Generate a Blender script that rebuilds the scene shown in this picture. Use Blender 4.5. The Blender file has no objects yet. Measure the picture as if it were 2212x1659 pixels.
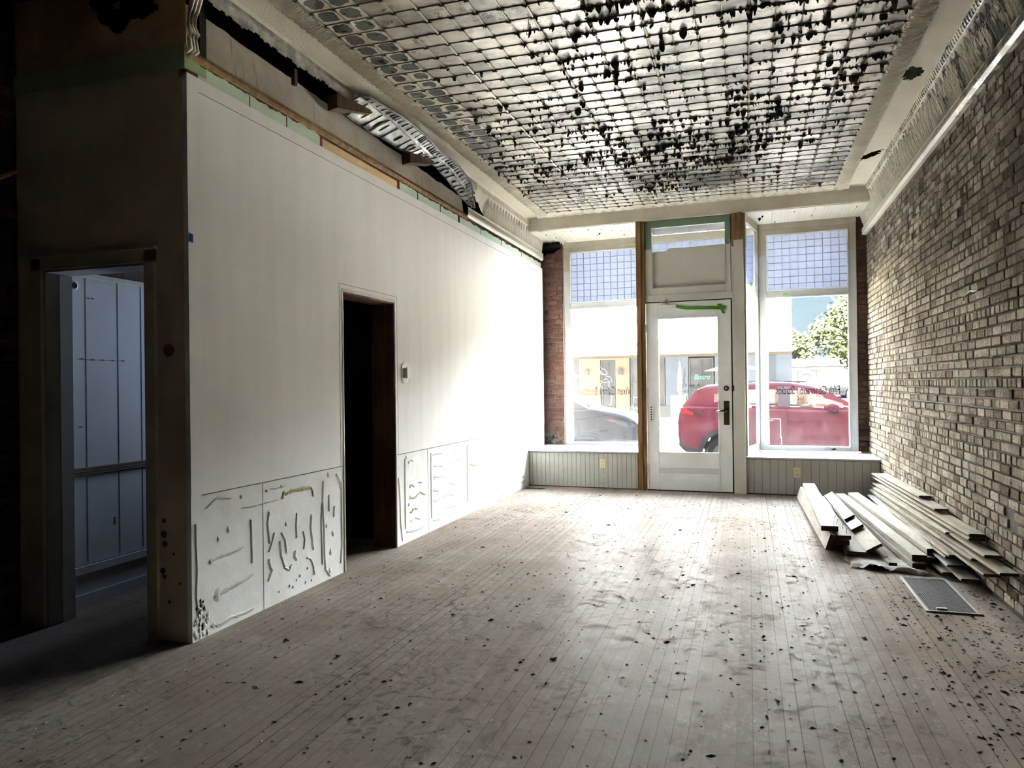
import bpy, bmesh, math, random
from mathutils import Vector, Matrix, noise
R = random.Random(7)
PI = math.pi
sc = bpy.context.scene
col = sc.collection

# ------------------------------------------------------------------ camera
cam_d = bpy.data.cameras.new('camera'); cam = bpy.data.objects.new('camera', cam_d); col.objects.link(cam)
cam_d.sensor_width = 36.0; cam_d.sensor_fit = 'HORIZONTAL'; cam_d.lens = 1600.0 / 2212 * 36
cam_d.clip_start = 0.05; cam_d.clip_end = 500
YAW, PIT, ROL = math.radians(17.70), math.radians(0.12), math.radians(-0.70)
c, s = math.cos(YAW), math.sin(YAW); cp, sp = math.cos(PIT), math.sin(PIT); cr, sr = math.cos(ROL), math.sin(ROL)
r0 = Vector((c, s, 0)); f0 = Vector((-s, c, 0)); u0 = Vector((0, 0, 1))
fw = cp * f0 + sp * u0; up = -sp * f0 + cp * u0
rt2 = cr * r0 + sr * up; up2 = -sr * r0 + cr * up
m = Matrix.Identity(4)
for i in range(3):
    m[i][0] = rt2[i]; m[i][1] = up2[i]; m[i][2] = -fw[i]
m[2][3] = 1.3
cam.matrix_world = m
sc.camera = cam

# ------------------------------------------------------------------ world, sun, exposure
EXPOSURE = 3.62
SHEEN = 0.010
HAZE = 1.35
sc.view_settings.view_transform = 'Standard'; sc.view_settings.look = 'None'
sc.view_settings.exposure = EXPOSURE; sc.view_settings.gamma = 1.0; sc.view_settings.use_curve_mapping = False
w = bpy.data.worlds.new('sky'); sc.world = w; w.use_nodes = True
nt = w.node_tree; nt.nodes.clear()
tc = nt.nodes.new('ShaderNodeTexCoord'); sx = nt.nodes.new('ShaderNodeSeparateXYZ')
rp = nt.nodes.new('ShaderNodeValToRGB'); bg = nt.nodes.new('ShaderNodeBackground'); ow = nt.nodes.new('ShaderNodeOutputWorld')
nt.links.new(tc.outputs['Generated'], sx.inputs[0]); nt.links.new(sx.outputs['Z'], rp.inputs[0])
nt.links.new(bg.outputs[0], ow.inputs[0])
# hazy bright sky over the street side, above the roofs opposite
def smooth(sock, a, b_):
    q = nt.nodes.new('ShaderNodeMapRange'); q.interpolation_type = 'SMOOTHSTEP'; nt.links.new(sock, q.inputs[0]); q.inputs[1].default_value = a; q.inputs[2].default_value = b_; return q.outputs[0]
def mul(a, b_):
    q = nt.nodes.new('ShaderNodeMath'); q.operation = 'MULTIPLY'; nt.links.new(a, q.inputs[0])
    if isinstance(b_, float): q.inputs[1].default_value = b_
    else: nt.links.new(b_, q.inputs[1])
    return q.outputs[0]
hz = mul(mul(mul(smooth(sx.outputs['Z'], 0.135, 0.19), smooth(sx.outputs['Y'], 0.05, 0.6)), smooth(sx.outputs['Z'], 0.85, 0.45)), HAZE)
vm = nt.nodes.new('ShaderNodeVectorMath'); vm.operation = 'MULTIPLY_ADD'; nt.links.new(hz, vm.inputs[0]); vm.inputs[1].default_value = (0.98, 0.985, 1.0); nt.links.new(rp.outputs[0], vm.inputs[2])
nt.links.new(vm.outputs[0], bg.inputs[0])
e = rp.color_ramp.elements
e[0].position = 0.0; e[0].color = (0.0098, 0.0122, 0.0133, 1)
e[1].position = 0.13; e[1].color = (0.0086, 0.0117, 0.0138, 1)
for p, cc in ((0.24, (0.20, 0.24, 0.27, 1)), (0.6, (0.35, 0.42, 0.5, 1)), (1.0, (0.35, 0.45, 0.6, 1))):
    k = e.new(p); k.color = cc
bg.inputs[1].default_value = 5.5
sd = bpy.data.lights.new('sun', 'SUN'); so = bpy.data.objects.new('sun', sd); col.objects.link(so)
sd.energy = 225; sd.angle = math.radians(0.6); sd.color = (1.0, 0.975, 0.94)
SUN = Vector((0.30, 0.62, -0.72)).normalized()
so.rotation_euler = SUN.to_track_quat('-Z', 'Y').to_euler(); so.location = (0, -5, 12)
sc.cycles.use_denoising = True
sc.cycles.max_bounces = 10; sc.cycles.diffuse_bounces = 6; sc.cycles.glossy_bounces = 5
sc.cycles.transmission_bounces = 6; sc.cycles.transparent_max_bounces = 16
sc.cycles.sample_clamp_indirect = 8.0
sc.cycles.caustics_reflective = False; sc.cycles.caustics_refractive = False

# ------------------------------------------------------------------ frame of the street front (turned 3 degrees)
FB = 9.077; FA = math.atan(-0.053)
FE = Vector((math.cos(FA), math.sin(FA), 0)); FN = Vector((-math.sin(FA), math.cos(FA), 0))
def FR(p):
    return (FE.x * p[0], FB + FE.y * p[0] + p[1], p[2])
def WR(p): return p
LX, RX, CZ = -2.726, 1.374, 3.467

# ------------------------------------------------------------------ materials
def new_mat(name):
    mt = bpy.data.materials.new(name); mt.use_nodes = True
    return mt, mt.node_tree, mt.node_tree.nodes['Principled BSDF']
def N(nt, t, **kw):
    n = nt.nodes.new(t)
    for k, v in kw.items():
        if isinstance(v, bpy.types.NodeSocket): nt.links.new(v, n.inputs[k])
        elif k in n.inputs.keys(): n.inputs[k].default_value = v
        else: setattr(n, k, v)
    return n
def pos(nt, scale=(1, 1, 1)):
    g = N(nt, 'ShaderNodeNewGeometry'); mp = N(nt, 'ShaderNodeMapping'); nt.links.new(g.outputs['Position'], mp.inputs[0])
    mp.inputs['Scale'].default_value = scale
    return mp.outputs[0]
def noise_fac(nt, vec, scale, detail=4, lo=0.35, hi=0.65, rough=0.6, dist=0.0):
    n = N(nt, 'ShaderNodeTexNoise', Scale=scale, Detail=detail, Roughness=rough, Distortion=dist); nt.links.new(vec, n.inputs['Vector'])
    mr = N(nt, 'ShaderNodeMapRange'); nt.links.new(n.outputs[0], mr.inputs[0])
    mr.inputs[1].default_value = lo; mr.inputs[2].default_value = hi
    return mr.outputs[0]
def mixc(nt, fac, a, b, mode='MIX'):
    n = nt.nodes.new('ShaderNodeMix'); n.data_type = 'RGBA'; n.blend_type = mode
    for i, v in ((0, fac), (6, a), (7, b)):
        if isinstance(v, bpy.types.NodeSocket): nt.links.new(v, n.inputs[i])
        elif i == 0: n.inputs[0].default_value = v
        else: n.inputs[i].default_value = (*v, 1) if len(v) == 3 else v
    return n.outputs[2]
def mth(nt, op, a, b=0.0, cc=0.0):
    n = nt.nodes.new('ShaderNodeMath'); n.operation = op
    for i, v in enumerate((a, b, cc)):
        if isinstance(v, bpy.types.NodeSocket): nt.links.new(v, n.inputs[i])
        else: n.inputs[i].default_value = v
    return n.outputs[0]
def bump(nt, bs, h, strength=0.3, dist=0.01):
    b = N(nt, 'ShaderNodeBump', Strength=strength, Distance=dist); nt.links.new(h, b.inputs['Height']); nt.links.new(b.outputs[0], bs.inputs['Normal'])
MATS = {}
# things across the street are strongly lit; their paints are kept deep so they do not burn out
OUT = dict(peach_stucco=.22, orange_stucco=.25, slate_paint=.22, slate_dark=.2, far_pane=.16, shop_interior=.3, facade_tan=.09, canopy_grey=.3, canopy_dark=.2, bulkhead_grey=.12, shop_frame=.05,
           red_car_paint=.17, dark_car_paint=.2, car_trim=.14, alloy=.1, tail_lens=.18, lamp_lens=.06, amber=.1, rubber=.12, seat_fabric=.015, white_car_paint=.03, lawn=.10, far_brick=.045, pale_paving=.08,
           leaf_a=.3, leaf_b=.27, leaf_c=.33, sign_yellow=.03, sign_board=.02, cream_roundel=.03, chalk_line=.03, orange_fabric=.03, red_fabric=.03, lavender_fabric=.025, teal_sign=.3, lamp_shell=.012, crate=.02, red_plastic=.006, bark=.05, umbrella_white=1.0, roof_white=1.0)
def M(name, colr, rough=0.6, metal=0.0, var=None, vscale=8.0, bmp=0.0, bscale=60.0, stretch=(1, 1, 1), lo=0.4, hi=0.65, spec=0.5, coat=0.0, ior=1.2):
    """plain surface with optional second colour mixed in by noise and a fine bump"""
    if name in MATS: return MATS[name]
    if name in OUT:
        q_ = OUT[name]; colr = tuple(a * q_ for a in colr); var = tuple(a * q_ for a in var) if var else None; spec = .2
    mt, t, bs = new_mat(name)
    bs.inputs['Roughness'].default_value = rough; bs.inputs['Metallic'].default_value = metal
    bs.inputs['Specular IOR Level'].default_value = spec
    bs.inputs['Coat Weight'].default_value = coat; bs.inputs['IOR'].default_value = ior
    bs.inputs['Base Color'].default_value = (*colr, 1)
    v = pos(t, stretch)
    if var:
        t.links.new(mixc(t, noise_fac(t, v, vscale, 5, lo, hi), colr, var), bs.inputs['Base Color'])
    if bmp: bump(t, bs, noise_fac(t, v, bscale, 3, 0.2, 0.8), bmp, 0.004)
    MATS[name] = mt
    return mt
cream = M('cream_paint', (0.56, 0.54, 0.47), 0.5, var=(0.50, 0.46, 0.38), vscale=3, bmp=0.15, bscale=40)
creamtin = M('cream_tin', (0.66, 0.62, 0.53), 0.42, var=(0.56, 0.51, 0.42), vscale=2.5, bmp=0.15, bscale=50)
stipple = M('stippled_tin', (0.58, 0.53, 0.43), 0.4, var=(0.52, 0.47, 0.37), vscale=2, bmp=1.0, bscale=75)
white = M('white_paint', (0.74, 0.74, 0.71), 0.4, var=(0.64, 0.63, 0.58), vscale=5, bmp=0.1)
dirtywhite = M('chipped_white_paint', (0.74, 0.75, 0.73), 0.45, var=(0.30, 0.28, 0.24), vscale=22, lo=0.6, hi=0.75, bmp=0.2)
studm = M('raw_stud_wood', (0.13, 0.07, 0.03), 0.7, var=(0.23, 0.14, 0.06), vscale=5, stretch=(6, 6, 0.5), bmp=0.3)
darkwood = M('dark_wood', (0.045, 0.022, 0.014), 0.7, var=(0.08, 0.04, 0.02), vscale=4, stretch=(6, 6, 0.6))
newwood = M('new_pine', (0.60, 0.42, 0.24), 0.6, var=(0.50, 0.32, 0.17), vscale=4, stretch=(8, 1.0, 12), bmp=0.1)
mint = M('mint_paint', (0.50, 0.62, 0.47), 0.5, var=(0.60, 0.67, 0.55), vscale=6)
sage = M('sage_paint', (0.20, 0.27, 0.20), 0.5, var=(0.25, 0.31, 0.24), vscale=6)
black = M('black_void', (0.008, 0.007, 0.006), 0.9)
steel = M('steel', (0.45, 0.45, 0.46), 0.3, 1.0, var=(0.25, 0.25, 0.26), vscale=30)
silvertin = M('silver_tin', (0.13, 0.13, 0.13), 0.42, 0.85, var=(0.07, 0.067, 0.06), vscale=14, bmp=0.25, bscale=30)
bronze = M('dark_bronze', (0.06, 0.045, 0.025), 0.4, 0.7)
greytin = M('tarnished_tin', (0.20, 0.19, 0.17), 0.45, 0.6, var=(0.38, 0.36, 0.32), vscale=12)
greentape = M('green_tape', (0.10, 0.28, 0.03), 0.6)
bluetape = M('blue_tape', (0.02, 0.06, 0.25), 0.6)
almond = M('almond_plastic', (0.62, 0.56, 0.36), 0.35)
flakem = M('paint_flake', (0.10, 0.08, 0.06), 0.7, var=(0.03, 0.025, 0.02), vscale=20)
chipdark = M('debris_dark', (0.035, 0.03, 0.028), 0.7)
chiplight = M('debris_pale', (0.55, 0.52, 0.45), 0.6)
ribdark = M('rib_shadow_paint', (0.13, 0.11, 0.085), 0.6)  # backlit shade of the cream lateral ribs, put into their colour
ribpale = M('rib_pale', (0.30, 0.27, 0.21), 0.35, 0.3)
boardm = M('painted_board', (0.27, 0.235, 0.185), 0.7, var=(0.16, 0.135, 0.10), vscale=3, stretch=(5, 1, 5), lo=0.45, hi=0.75, bmp=0.15, spec=0.12)
boardw = M('white_board', (0.33, 0.30, 0.255), 0.6, var=(0.22, 0.19, 0.15), vscale=3, stretch=(5, 1, 5), lo=0.45, hi=0.75, bmp=0.15, spec=0.12)
boardend = M('cut_end_wood', (0.05, 0.028, 0.016), 0.8)
papermat = M('crumpled_paper', (0.26, 0.23, 0.18), 0.7, var=(0.16, 0.13, 0.10), vscale=12)
rubber = M('rubber', (0.02, 0.02, 0.022), 0.7)
wallpaper = M('old_wallpaper', (0.55, 0.36, 0.17), 0.8, var=(0.42, 0.27, 0.12), vscale=4)
darkplaster = M('dim_plaster', (0.62, 0.52, 0.38), 0.8, var=(0.55, 0.46, 0.34), vscale=3)
sidewhite = M('side_room_paint', (0.55, 0.58, 0.62), 0.6, var=(0.48, 0.50, 0.53), vscale=3)

# plaster band above the white wall
mt, t, bs = new_mat('stained_plaster'); MATS['stained_plaster'] = mt
v = pos(t)
a = mixc(t, noise_fac(t, v, 3.0, 5, 0.4, 0.7), (0.36, 0.32, 0.26), (0.24, 0.20, 0.155))
v2 = pos(t, (1, 6, 0.8))
a = mixc(t, noise_fac(t, v2, 3.0, 3, 0.62, 0.75), a, (0.10, 0.065, 0.04))
t.links.new(a, bs.inputs['Base Color']); bs.inputs['Roughness'].default_value = 0.75
plaster = mt

# white wall: brushed vertical streaks, faint stains
mt, t, bs = new_mat('wall_paint')
v = pos(t, (1, 3.0, 0.25)); a = mixc(t, noise_fac(t, v, 2.5, 4, 0.35, 0.7), (0.87, 0.855, 0.83), (0.82, 0.80, 0.765))
v3 = pos(t); a = mixc(t, noise_fac(t, v3, 60, 2, 0.78, 0.82), a, (0.30, 0.27, 0.2))
t.links.new(a, bs.inputs['Base Color']); bs.inputs['Roughness'].default_value = 0.6; bs.inputs['IOR'].default_value = 1.0
bump(t, bs, noise_fac(t, v3, 25, 4, 0.2, 0.8), 0.12, 0.004)
wallm = mt
# lower wainscot area: whiter, smeared
mt, t, bs = new_mat('wall_lower_paint')
v3 = pos(t); a = mixc(t, noise_fac(t, v3, 4, 5, 0.45, 0.7), (0.85, 0.85, 0.82), (0.76, 0.75, 0.70))
a = mixc(t, noise_fac(t, v3, 45, 3, 0.74, 0.78), a, (0.34, 0.29, 0.2))
t.links.new(a, bs.inputs['Base Color']); bs.inputs['Roughness'].default_value = 0.6; bs.inputs['IOR'].default_value = 1.0
bump(t, bs, noise_fac(t, v3, 12, 4, 0.2, 0.8), 0.3, 0.006)
walllow = mt
glue = M('old_adhesive', (0.52, 0.48, 0.38), 0.6, var=(0.66, 0.65, 0.60), vscale=9, lo=0.3, hi=0.6)
gluedark = M('torn_adhesive', (0.36, 0.28, 0.13), 0.7, var=(0.60, 0.54, 0.38), vscale=60)

# painted strip floor: seams, dust, scuffs, boot prints
mt, t, bs = new_mat('strip_floor')
g = N(t, 'ShaderNodeNewGeometry'); sp3 = N(t, 'ShaderNodeSeparateXYZ'); t.links.new(g.outputs['Position'], sp3.inputs[0])
X, Y = sp3.outputs[0], sp3.outputs[1]
bw = 0.0572
bi = mth(t, 'DIVIDE', X, bw); fx = mth(t, 'FRACT', bi); idx = mth(t, 'FLOOR', bi)
wn = N(t, 'ShaderNodeTexWhiteNoise', noise_dimensions='1D'); t.links.new(idx, wn.inputs['W'])
yo = mth(t, 'MULTIPLY_ADD', wn.outputs['Value'], 7.0, Y)
yb = mth(t, 'DIVIDE', yo, 1.9); fy = mth(t, 'FRACT', yb)
cb = N(t, 'ShaderNodeCombineXYZ'); t.links.new(idx, cb.inputs[0]); t.links.new(mth(t, 'FLOOR', yb), cb.inputs[1])
wn2 = N(t, 'ShaderNodeTexWhiteNoise', noise_dimensions='2D'); t.links.new(cb.outputs[0], wn2.inputs['Vector'])
edge = mth(t, 'MINIMUM', fx, mth(t, 'SUBTRACT', 1.0, fx))
seamw = mth(t, 'MULTIPLY_ADD', wn.outputs['Value'], 0.035, 0.010)
seam = mth(t, 'LESS_THAN', edge, seamw)
endj = mth(t, 'LESS_THAN', fy, 0.0012)
seam = mth(t, 'MAXIMUM', seam, endj)
v = pos(t)
base = mixc(t, noise_fac(t, v, 1.6, 6, 0.35, 0.68), (0.235, 0.19, 0.155), (0.30, 0.26, 0.222))
base = mixc(t, mth(t, 'MULTIPLY', wn2.outputs['Value'], 0.25), base, (0.12, 0.095, 0.075))
scuff = noise_fac(t, v, 9.0, 9, 0.50, 0.63, 0.75, 1.5)
area = noise_fac(t, v, 0.9, 3, 0.40, 0.62)
base = mixc(t, mth(t, 'MULTIPLY', mth(t, 'MULTIPLY', scuff, area), 0.85), base, (0.09, 0.077, 0.065))
chalk = mth(t, 'MULTIPLY', noise_fac(t, pos(t, (1.6, 0.8, 1)), 22, 8, 0.52, 0.66, 0.85, 0.6), noise_fac(t, pos(t, (1, 1, 1)), 1.6, 4, 0.36, 0.62))
base = mixc(t, mth(t, 'MULTIPLY', chalk, 0.65), base, (0.50, 0.48, 0.45))
base = mixc(t, mth(t, 'MULTIPLY', seam, mth(t, 'MULTIPLY_ADD', wn.outputs['Value'], 0.75, 0.12)), base, (0.03, 0.022, 0.018))
t.links.new(base, bs.inputs['Base Color'])
rg = mth(t, 'MULTIPLY_ADD', scuff, 0.25, 0.36)
rg = mth(t, 'MULTIPLY_ADD', chalk, 0.12, rg)
t.links.new(rg, bs.inputs['Roughness']); bs.inputs['Specular IOR Level'].default_value = 0.03
bs.inputs['IOR'].default_value = 1.0
h = mth(t, 'SUBTRACT', noise_fac(t, v, 30, 5, 0.2, 0.8), mth(t, 'MULTIPLY', seam, 1.5))
bump(t, bs, h, 0.25, 0.004)
# faint worn sheen, broken up by dust
gl = N(t, 'ShaderNodeBsdfGlossy'); t.links.new(rg, gl.inputs['Roughness']); gl.inputs['Color'].default_value = (1, 1, 1, 1)
ms = N(t, 'ShaderNodeMixShader'); t.links.new(mth(t, 'MULTIPLY_ADD', mth(t, 'SUBTRACT', 1.0, scuff), SHEEN, 0.002), ms.inputs[0])
t.links.new(bs.outputs[0], ms.inputs[1]); t.links.new(gl.outputs[0], ms.inputs[2]); t.links.new(ms.outputs[0], t.nodes['Material Output'].inputs[0])
floorm = mt

# ceiling: six inch pressed tin squares, paint peeled off to bare metal
CX0, CX1, CELL = -2.388, 0.9356, 0.1511
CY0, ROWH = 3.88 - 0.1545 * 40, 0.1545
mt, t, bs = new_mat('peeled_tin_ceiling')
g = N(t, 'ShaderNodeNewGeometry'); sp3 = N(t, 'ShaderNodeSeparateXYZ'); t.links.new(g.outputs['Position'], sp3.inputs[0])
X, Y = sp3.outputs[0], sp3.outputs[1]
v = pos(t)
fx = mth(t, 'FRACT', mth(t, 'DIVIDE', mth(t, 'SUBTRACT', X, CX0), CELL)); fy = mth(t, 'FRACT', mth(t, 'DIVIDE', mth(t, 'SUBTRACT', Y, CY0), ROWH))
dx = mth(t, 'ABSOLUTE', mth(t, 'SUBTRACT', fx, 0.5)); dy = mth(t, 'ABSOLUTE', mth(t, 'SUBTRACT', fy, 0.5))
d = mth(t, 'POWER', mth(t, 'ADD', mth(t, 'POWER', dx, 3.0), mth(t, 'POWER', dy, 3.0)), 0.333)
d = mth(t, 'ADD', d, mth(t, 'MULTIPLY', mth(t, 'SUBTRACT', noise_fac(t, v, 22, 4, 0.2, 0.8), 0.5), 0.22))
lm = N(t, 'ShaderNodeMapRange'); t.links.new(X, lm.inputs[0]); lm.inputs[1].default_value = CX0 + 2.0 * CELL; lm.inputs[2].default_value = CX0 + 2.1 * CELL; lm.inputs[3].default_value = 1; lm.inputs[4].default_value = 0
yfar = N(t, 'ShaderNodeMapRange'); t.links.new(Y, yfar.inputs[0]); yfar.inputs[1].default_value = 6.2; yfar.inputs[2].default_value = 6.6; yfar.inputs[3].default_value = 1; yfar.inputs[4].default_value = 0
left = mth(t, 'MULTIPLY', lm.outputs[0], yfar.outputs[0])
fm = N(t, 'ShaderNodeMapRange'); t.links.new(mth(t, 'ADD', Y, mth(t, 'MULTIPLY', noise_fac(t, v, 1.7, 3, 0.3, 0.7), 1.1)), fm.inputs[0]); fm.inputs[1].default_value = 8.3; fm.inputs[2].default_value = 9.6
r_ = mth(t, 'SUBTRACT', 0.75, mth(t, 'MULTIPLY', left, 0.38))
patch = noise_fac(t, v, 1.1, 4, 0.60, 0.68)
r_ = mth(t, 'SUBTRACT', r_, mth(t, 'MULTIPLY', fm.outputs[0], 0.75))
r_ = mth(t, 'SUBTRACT', r_, mth(t, 'MULTIPLY', patch, 0.30))
metal = mth(t, 'LESS_THAN', d, r_)
mcol = mixc(t, noise_fac(t, v, 2.2, 4, 0.4, 0.66), (0.42, 0.385, 0.335), (0.12, 0.11, 0.098))
mcol = mixc(t, left, mcol, (0.055, 0.06, 0.055))
t.links.new(mixc(t, metal, (0.50, 0.46, 0.38), mcol), bs.inputs['Base Color'])
t.links.new(mth(t, 'MULTIPLY', metal, mth(t, 'SUBTRACT', 1.0, mth(t, 'MULTIPLY', left, 0.7))), bs.inputs['Metallic'])
t.links.new(mth(t, 'MULTIPLY_ADD', noise_fac(t, v, 7, 4, 0.3, 0.7), 0.16, 0.24), bs.inputs['Roughness'])
hh = mth(t, 'ADD', mth(t, 'MULTIPLY', noise_fac(t, v, 3.2, 3, 0.2, 0.8), 2.0), mth(t, 'MULTIPLY', metal, -0.25))
hh = mth(t, 'ADD', hh, mth(t, 'MULTIPLY', noise_fac(t, pos(t, (1, 3, 1)), 26, 4, 0.2, 0.8), 0.35))
bump(t, bs, hh, 0.5, 0.012)
ceilm = mt

# bay soffit: cream tin with faint tile lines
def soffit_mat(name):
    mt, t, bs = new_mat(name)
    v = pos(t); br = N(t, 'ShaderNodeTexBrick', offset=0.0, Scale=1.0); t.links.new(v, br.inputs['Vector'])
    br.inputs['Brick Width'].default_value = 0.15; br.inputs['Row Height'].default_value = 0.075; br.inputs['Mortar Size'].default_value = 0.006
    br.inputs['Mortar Smooth'].default_value = 0.3
    peel = noise_fac(t, v, 9, 5, 0.69, 0.71)
    a = mixc(t, mth(t, 'MULTIPLY', br.outputs['Fac'], 0.25), (0.62, 0.58, 0.49), (0.35, 0.31, 0.25))
    t.links.new(mixc(t, peel, a, (0.05, 0.045, 0.04)), bs.inputs['Base Color']); bs.inputs['Roughness'].default_value = 0.4
    bump(t, bs, mth(t, 'MULTIPLY', br.outputs['Fac'], -1.0), 0.6, 0.006)
    return mt
soffm = soffit_mat('soffit_tin')

# right cove: cream with metal showing through near the camera
mt, t, bs = new_mat('cove_tin')
g = N(t, 'ShaderNodeNewGeometry'); sp3 = N(t, 'ShaderNodeSeparateXYZ'); t.links.new(g.outputs['Position'], sp3.inputs[0])
v = pos(t)
ym = N(t, 'ShaderNodeMapRange'); t.links.new(sp3.outputs[1], ym.inputs[0]); ym.inputs[1].default_value = 4.6; ym.inputs[2].default_value = 6.6; ym.inputs[3].default_value = 0.10; ym.inputs[4].default_value = -0.14
pm = mth(t, 'GREATER_THAN', mth(t, 'ADD', noise_fac(t, v, 6, 5, 0.0, 1.0), ym.outputs[0]), 0.56)
t.links.new(mixc(t, pm, mixc(t, noise_fac(t, v, 3, 4), (0.58, 0.55, 0.46), (0.50, 0.46, 0.37)), (0.30, 0.29, 0.28)), bs.inputs['Base Color'])
t.links.new(pm, bs.inputs['Metallic']); bs.inputs['Roughness'].default_value = 0.36
bump(t, bs, noise_fac(t, v, 35, 3, 0.2, 0.8), 0.2, 0.004)
covem = mt

# painted brick (each brick its own tone)
def brick_mat(name, tones, dirt, dirtfac=0.5, streak=True):
    mt, t, bs = new_mat(name)
    g = N(t, 'ShaderNodeNewGeometry'); v = pos(t)
    rp = N(t, 'ShaderNodeValToRGB'); t.links.new(g.outputs['Random Per Island'], rp.inputs[0])
    el = rp.color_ramp.elements; el[0].color = (*tones[0], 1); el[1].color = (*tones[-1], 1)
    for i, tt in enumerate(tones[1:-1]): q = el.new((i + 1) / (len(tones) - 1)); q.color = (*tt, 1)
    a = rp.outputs[0]
    a = mixc(t, mth(t, 'MULTIPLY', noise_fac(t, v, 1.0, 4, 0.38, 0.68), dirtfac), a, dirt)
    a = mixc(t, mth(t, 'MULTIPLY', noise_fac(t, pos(t, (1, 5, 0.5)), 4, 3, 0.5, 0.68), 0.45), a, dirt)
    a = mixc(t, mth(t, 'MULTIPLY', noise_fac(t, v, 24, 6, 0.54, 0.64, 0.75), 0.75), a, tuple(q * 0.35 for q in dirt))
    t.links.new(a, bs.inputs['Base Color']); bs.inputs['Roughness'].default_value = 0.8; bs.inputs['IOR'].default_value = 1.0
    bump(t, bs, noise_fac(t, v, 40, 5, 0.2, 0.8), 0.6, 0.008)
    return mt
brickm = brick_mat('whitewashed_brick', [(0.17, 0.142, 0.108), (0.25, 0.215, 0.17), (0.34, 0.30, 0.245), (0.10, 0.078, 0.058), (0.28, 0.245, 0.195), (0.20, 0.165, 0.125)], (0.034, 0.024, 0.017), 0.55)
redbrick = brick_mat('old_red_brick', [(0.15, 0.075, 0.055), (0.20, 0.11, 0.085), (0.12, 0.06, 0.05), (0.24, 0.15, 0.12)], (0.10, 0.07, 0.055), 0.4)
darkbrick = brick_mat('dark_brick', [(0.07, 0.04, 0.03), (0.10, 0.055, 0.04), (0.05, 0.03, 0.025)], (0.03, 0.02, 0.015), 0.4)
mortar = M('mortar', (0.026, 0.018, 0.012), 0.9, var=(0.055, 0.041, 0.029), vscale=6, bmp=0.5, bscale=50)
mortarpale = M('pale_mortar', (0.20, 0.16, 0.13), 0.9, var=(0.10, 0.07, 0.055), vscale=9)
farbrick = M('far_brick', (0.022, 0.013, 0.008), 0.8, var=(0.028, 0.018, 0.011), vscale=3)

# glass
def glass_mat(name, haze=0.05, spots=0.0, tint=(0.96, 0.98, 0.98), lowdust=False):
    mt = bpy.data.materials.new(name); mt.use_nodes = True; t = mt.node_tree; t.nodes.clear()
    o = N(t, 'ShaderNodeOutputMaterial'); tr = N(t, 'ShaderNodeBsdfTransparent', Color=(*tint, 1)); gl = N(t, 'ShaderNodeBsdfGlossy', Roughness=0.02)
    df = N(t, 'ShaderNodeBsdfTranslucent', Color=(0.85, 0.87, 0.88, 1)); d2 = N(t, 'ShaderNodeBsdfDiffuse', Color=(0.7, 0.7, 0.68, 1))
    md = N(t, 'ShaderNodeMixShader'); md.inputs[0].default_value = 0.35; t.links.new(df.outputs[0], md.inputs[1]); t.links.new(d2.outputs[0], md.inputs[2])
    v = pos(t)
    f = mth(t, 'MULTIPLY_ADD', noise_fac(t, v, 4, 5, 0.45, 0.75), haze, haze * 0.5)
    if spots: f = mth(t, 'MAXIMUM', f, mth(t, 'MULTIPLY', noise_fac(t, v, 70, 3, 0.72, 0.76), spots))
    if lowdust:
        g = N(t, 'ShaderNodeNewGeometry'); sp3 = N(t, 'ShaderNodeSeparateXYZ'); t.links.new(g.outputs['Position'], sp3.inputs[0])
        mr = N(t, 'ShaderNodeMapRange'); t.links.new(sp3.outputs[2], mr.inputs[0]); mr.inputs[1].default_value = 0.48; mr.inputs[2].default_value = 1.0; mr.inputs[3].default_value = 0.010; mr.inputs[4].default_value = 0.0
        f = mth(t, 'ADD', f, mth(t, 'MULTIPLY', mr.outputs[0], noise_fac(t, pos(t, (3, 3, 1)), 6, 6, 0.3, 0.7)))
    m1 = N(t, 'ShaderNodeMixShader'); t.links.new(f, m1.inputs[0]); t.links.new(tr.outputs[0], m1.inputs[1]); t.links.new(md.outputs[0], m1.inputs[2])
    m2 = N(t, 'ShaderNodeMixShader'); m2.inputs[0].default_value = 0.05; t.links.new(m1.outputs[0], m2.inputs[1]); t.links.new(gl.outputs[0], m2.inputs[2])
    t.links.new(m2.outputs[0], o.inputs[0]); return mt
winglass = glass_mat('dusty_window_glass', 0.003, 0.03, lowdust=True)
doorglass = glass_mat('dusty_door_glass', 0.003, 0.04)
carglass = glass_mat('car_glass', 0.02, 0, (0.45, 0.5, 0.5))
frost = None
mt = bpy.data.materials.new('ribbed_transom_glass'); mt.use_nodes = True; t = mt.node_tree; t.nodes.clear()
o = N(t, 'ShaderNodeOutputMaterial'); tl = N(t, 'ShaderNodeBsdfTranslucent', Color=(0.12, 0.13, 0.155, 1)); df = N(t, 'ShaderNodeBsdfDiffuse', Color=(0.3, 0.32, 0.4, 1))
gl = N(t, 'ShaderNodeBsdfGlossy', Roughness=0.3); m1 = N(t, 'ShaderNodeMixShader'); m1.inputs[0].default_value = 0.15
t.links.new(tl.outputs[0], m1.inputs[1]); t.links.new(df.outputs[0], m1.inputs[2])
m2 = N(t, 'ShaderNodeMixShader'); m2.inputs[0].default_value = 0.05; t.links.new(m1.outputs[0], m2.inputs[1]); t.links.new(gl.outputs[0], m2.inputs[2])
t.links.new(m2.outputs[0], o.inputs[0]); prismglass = mt

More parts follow.
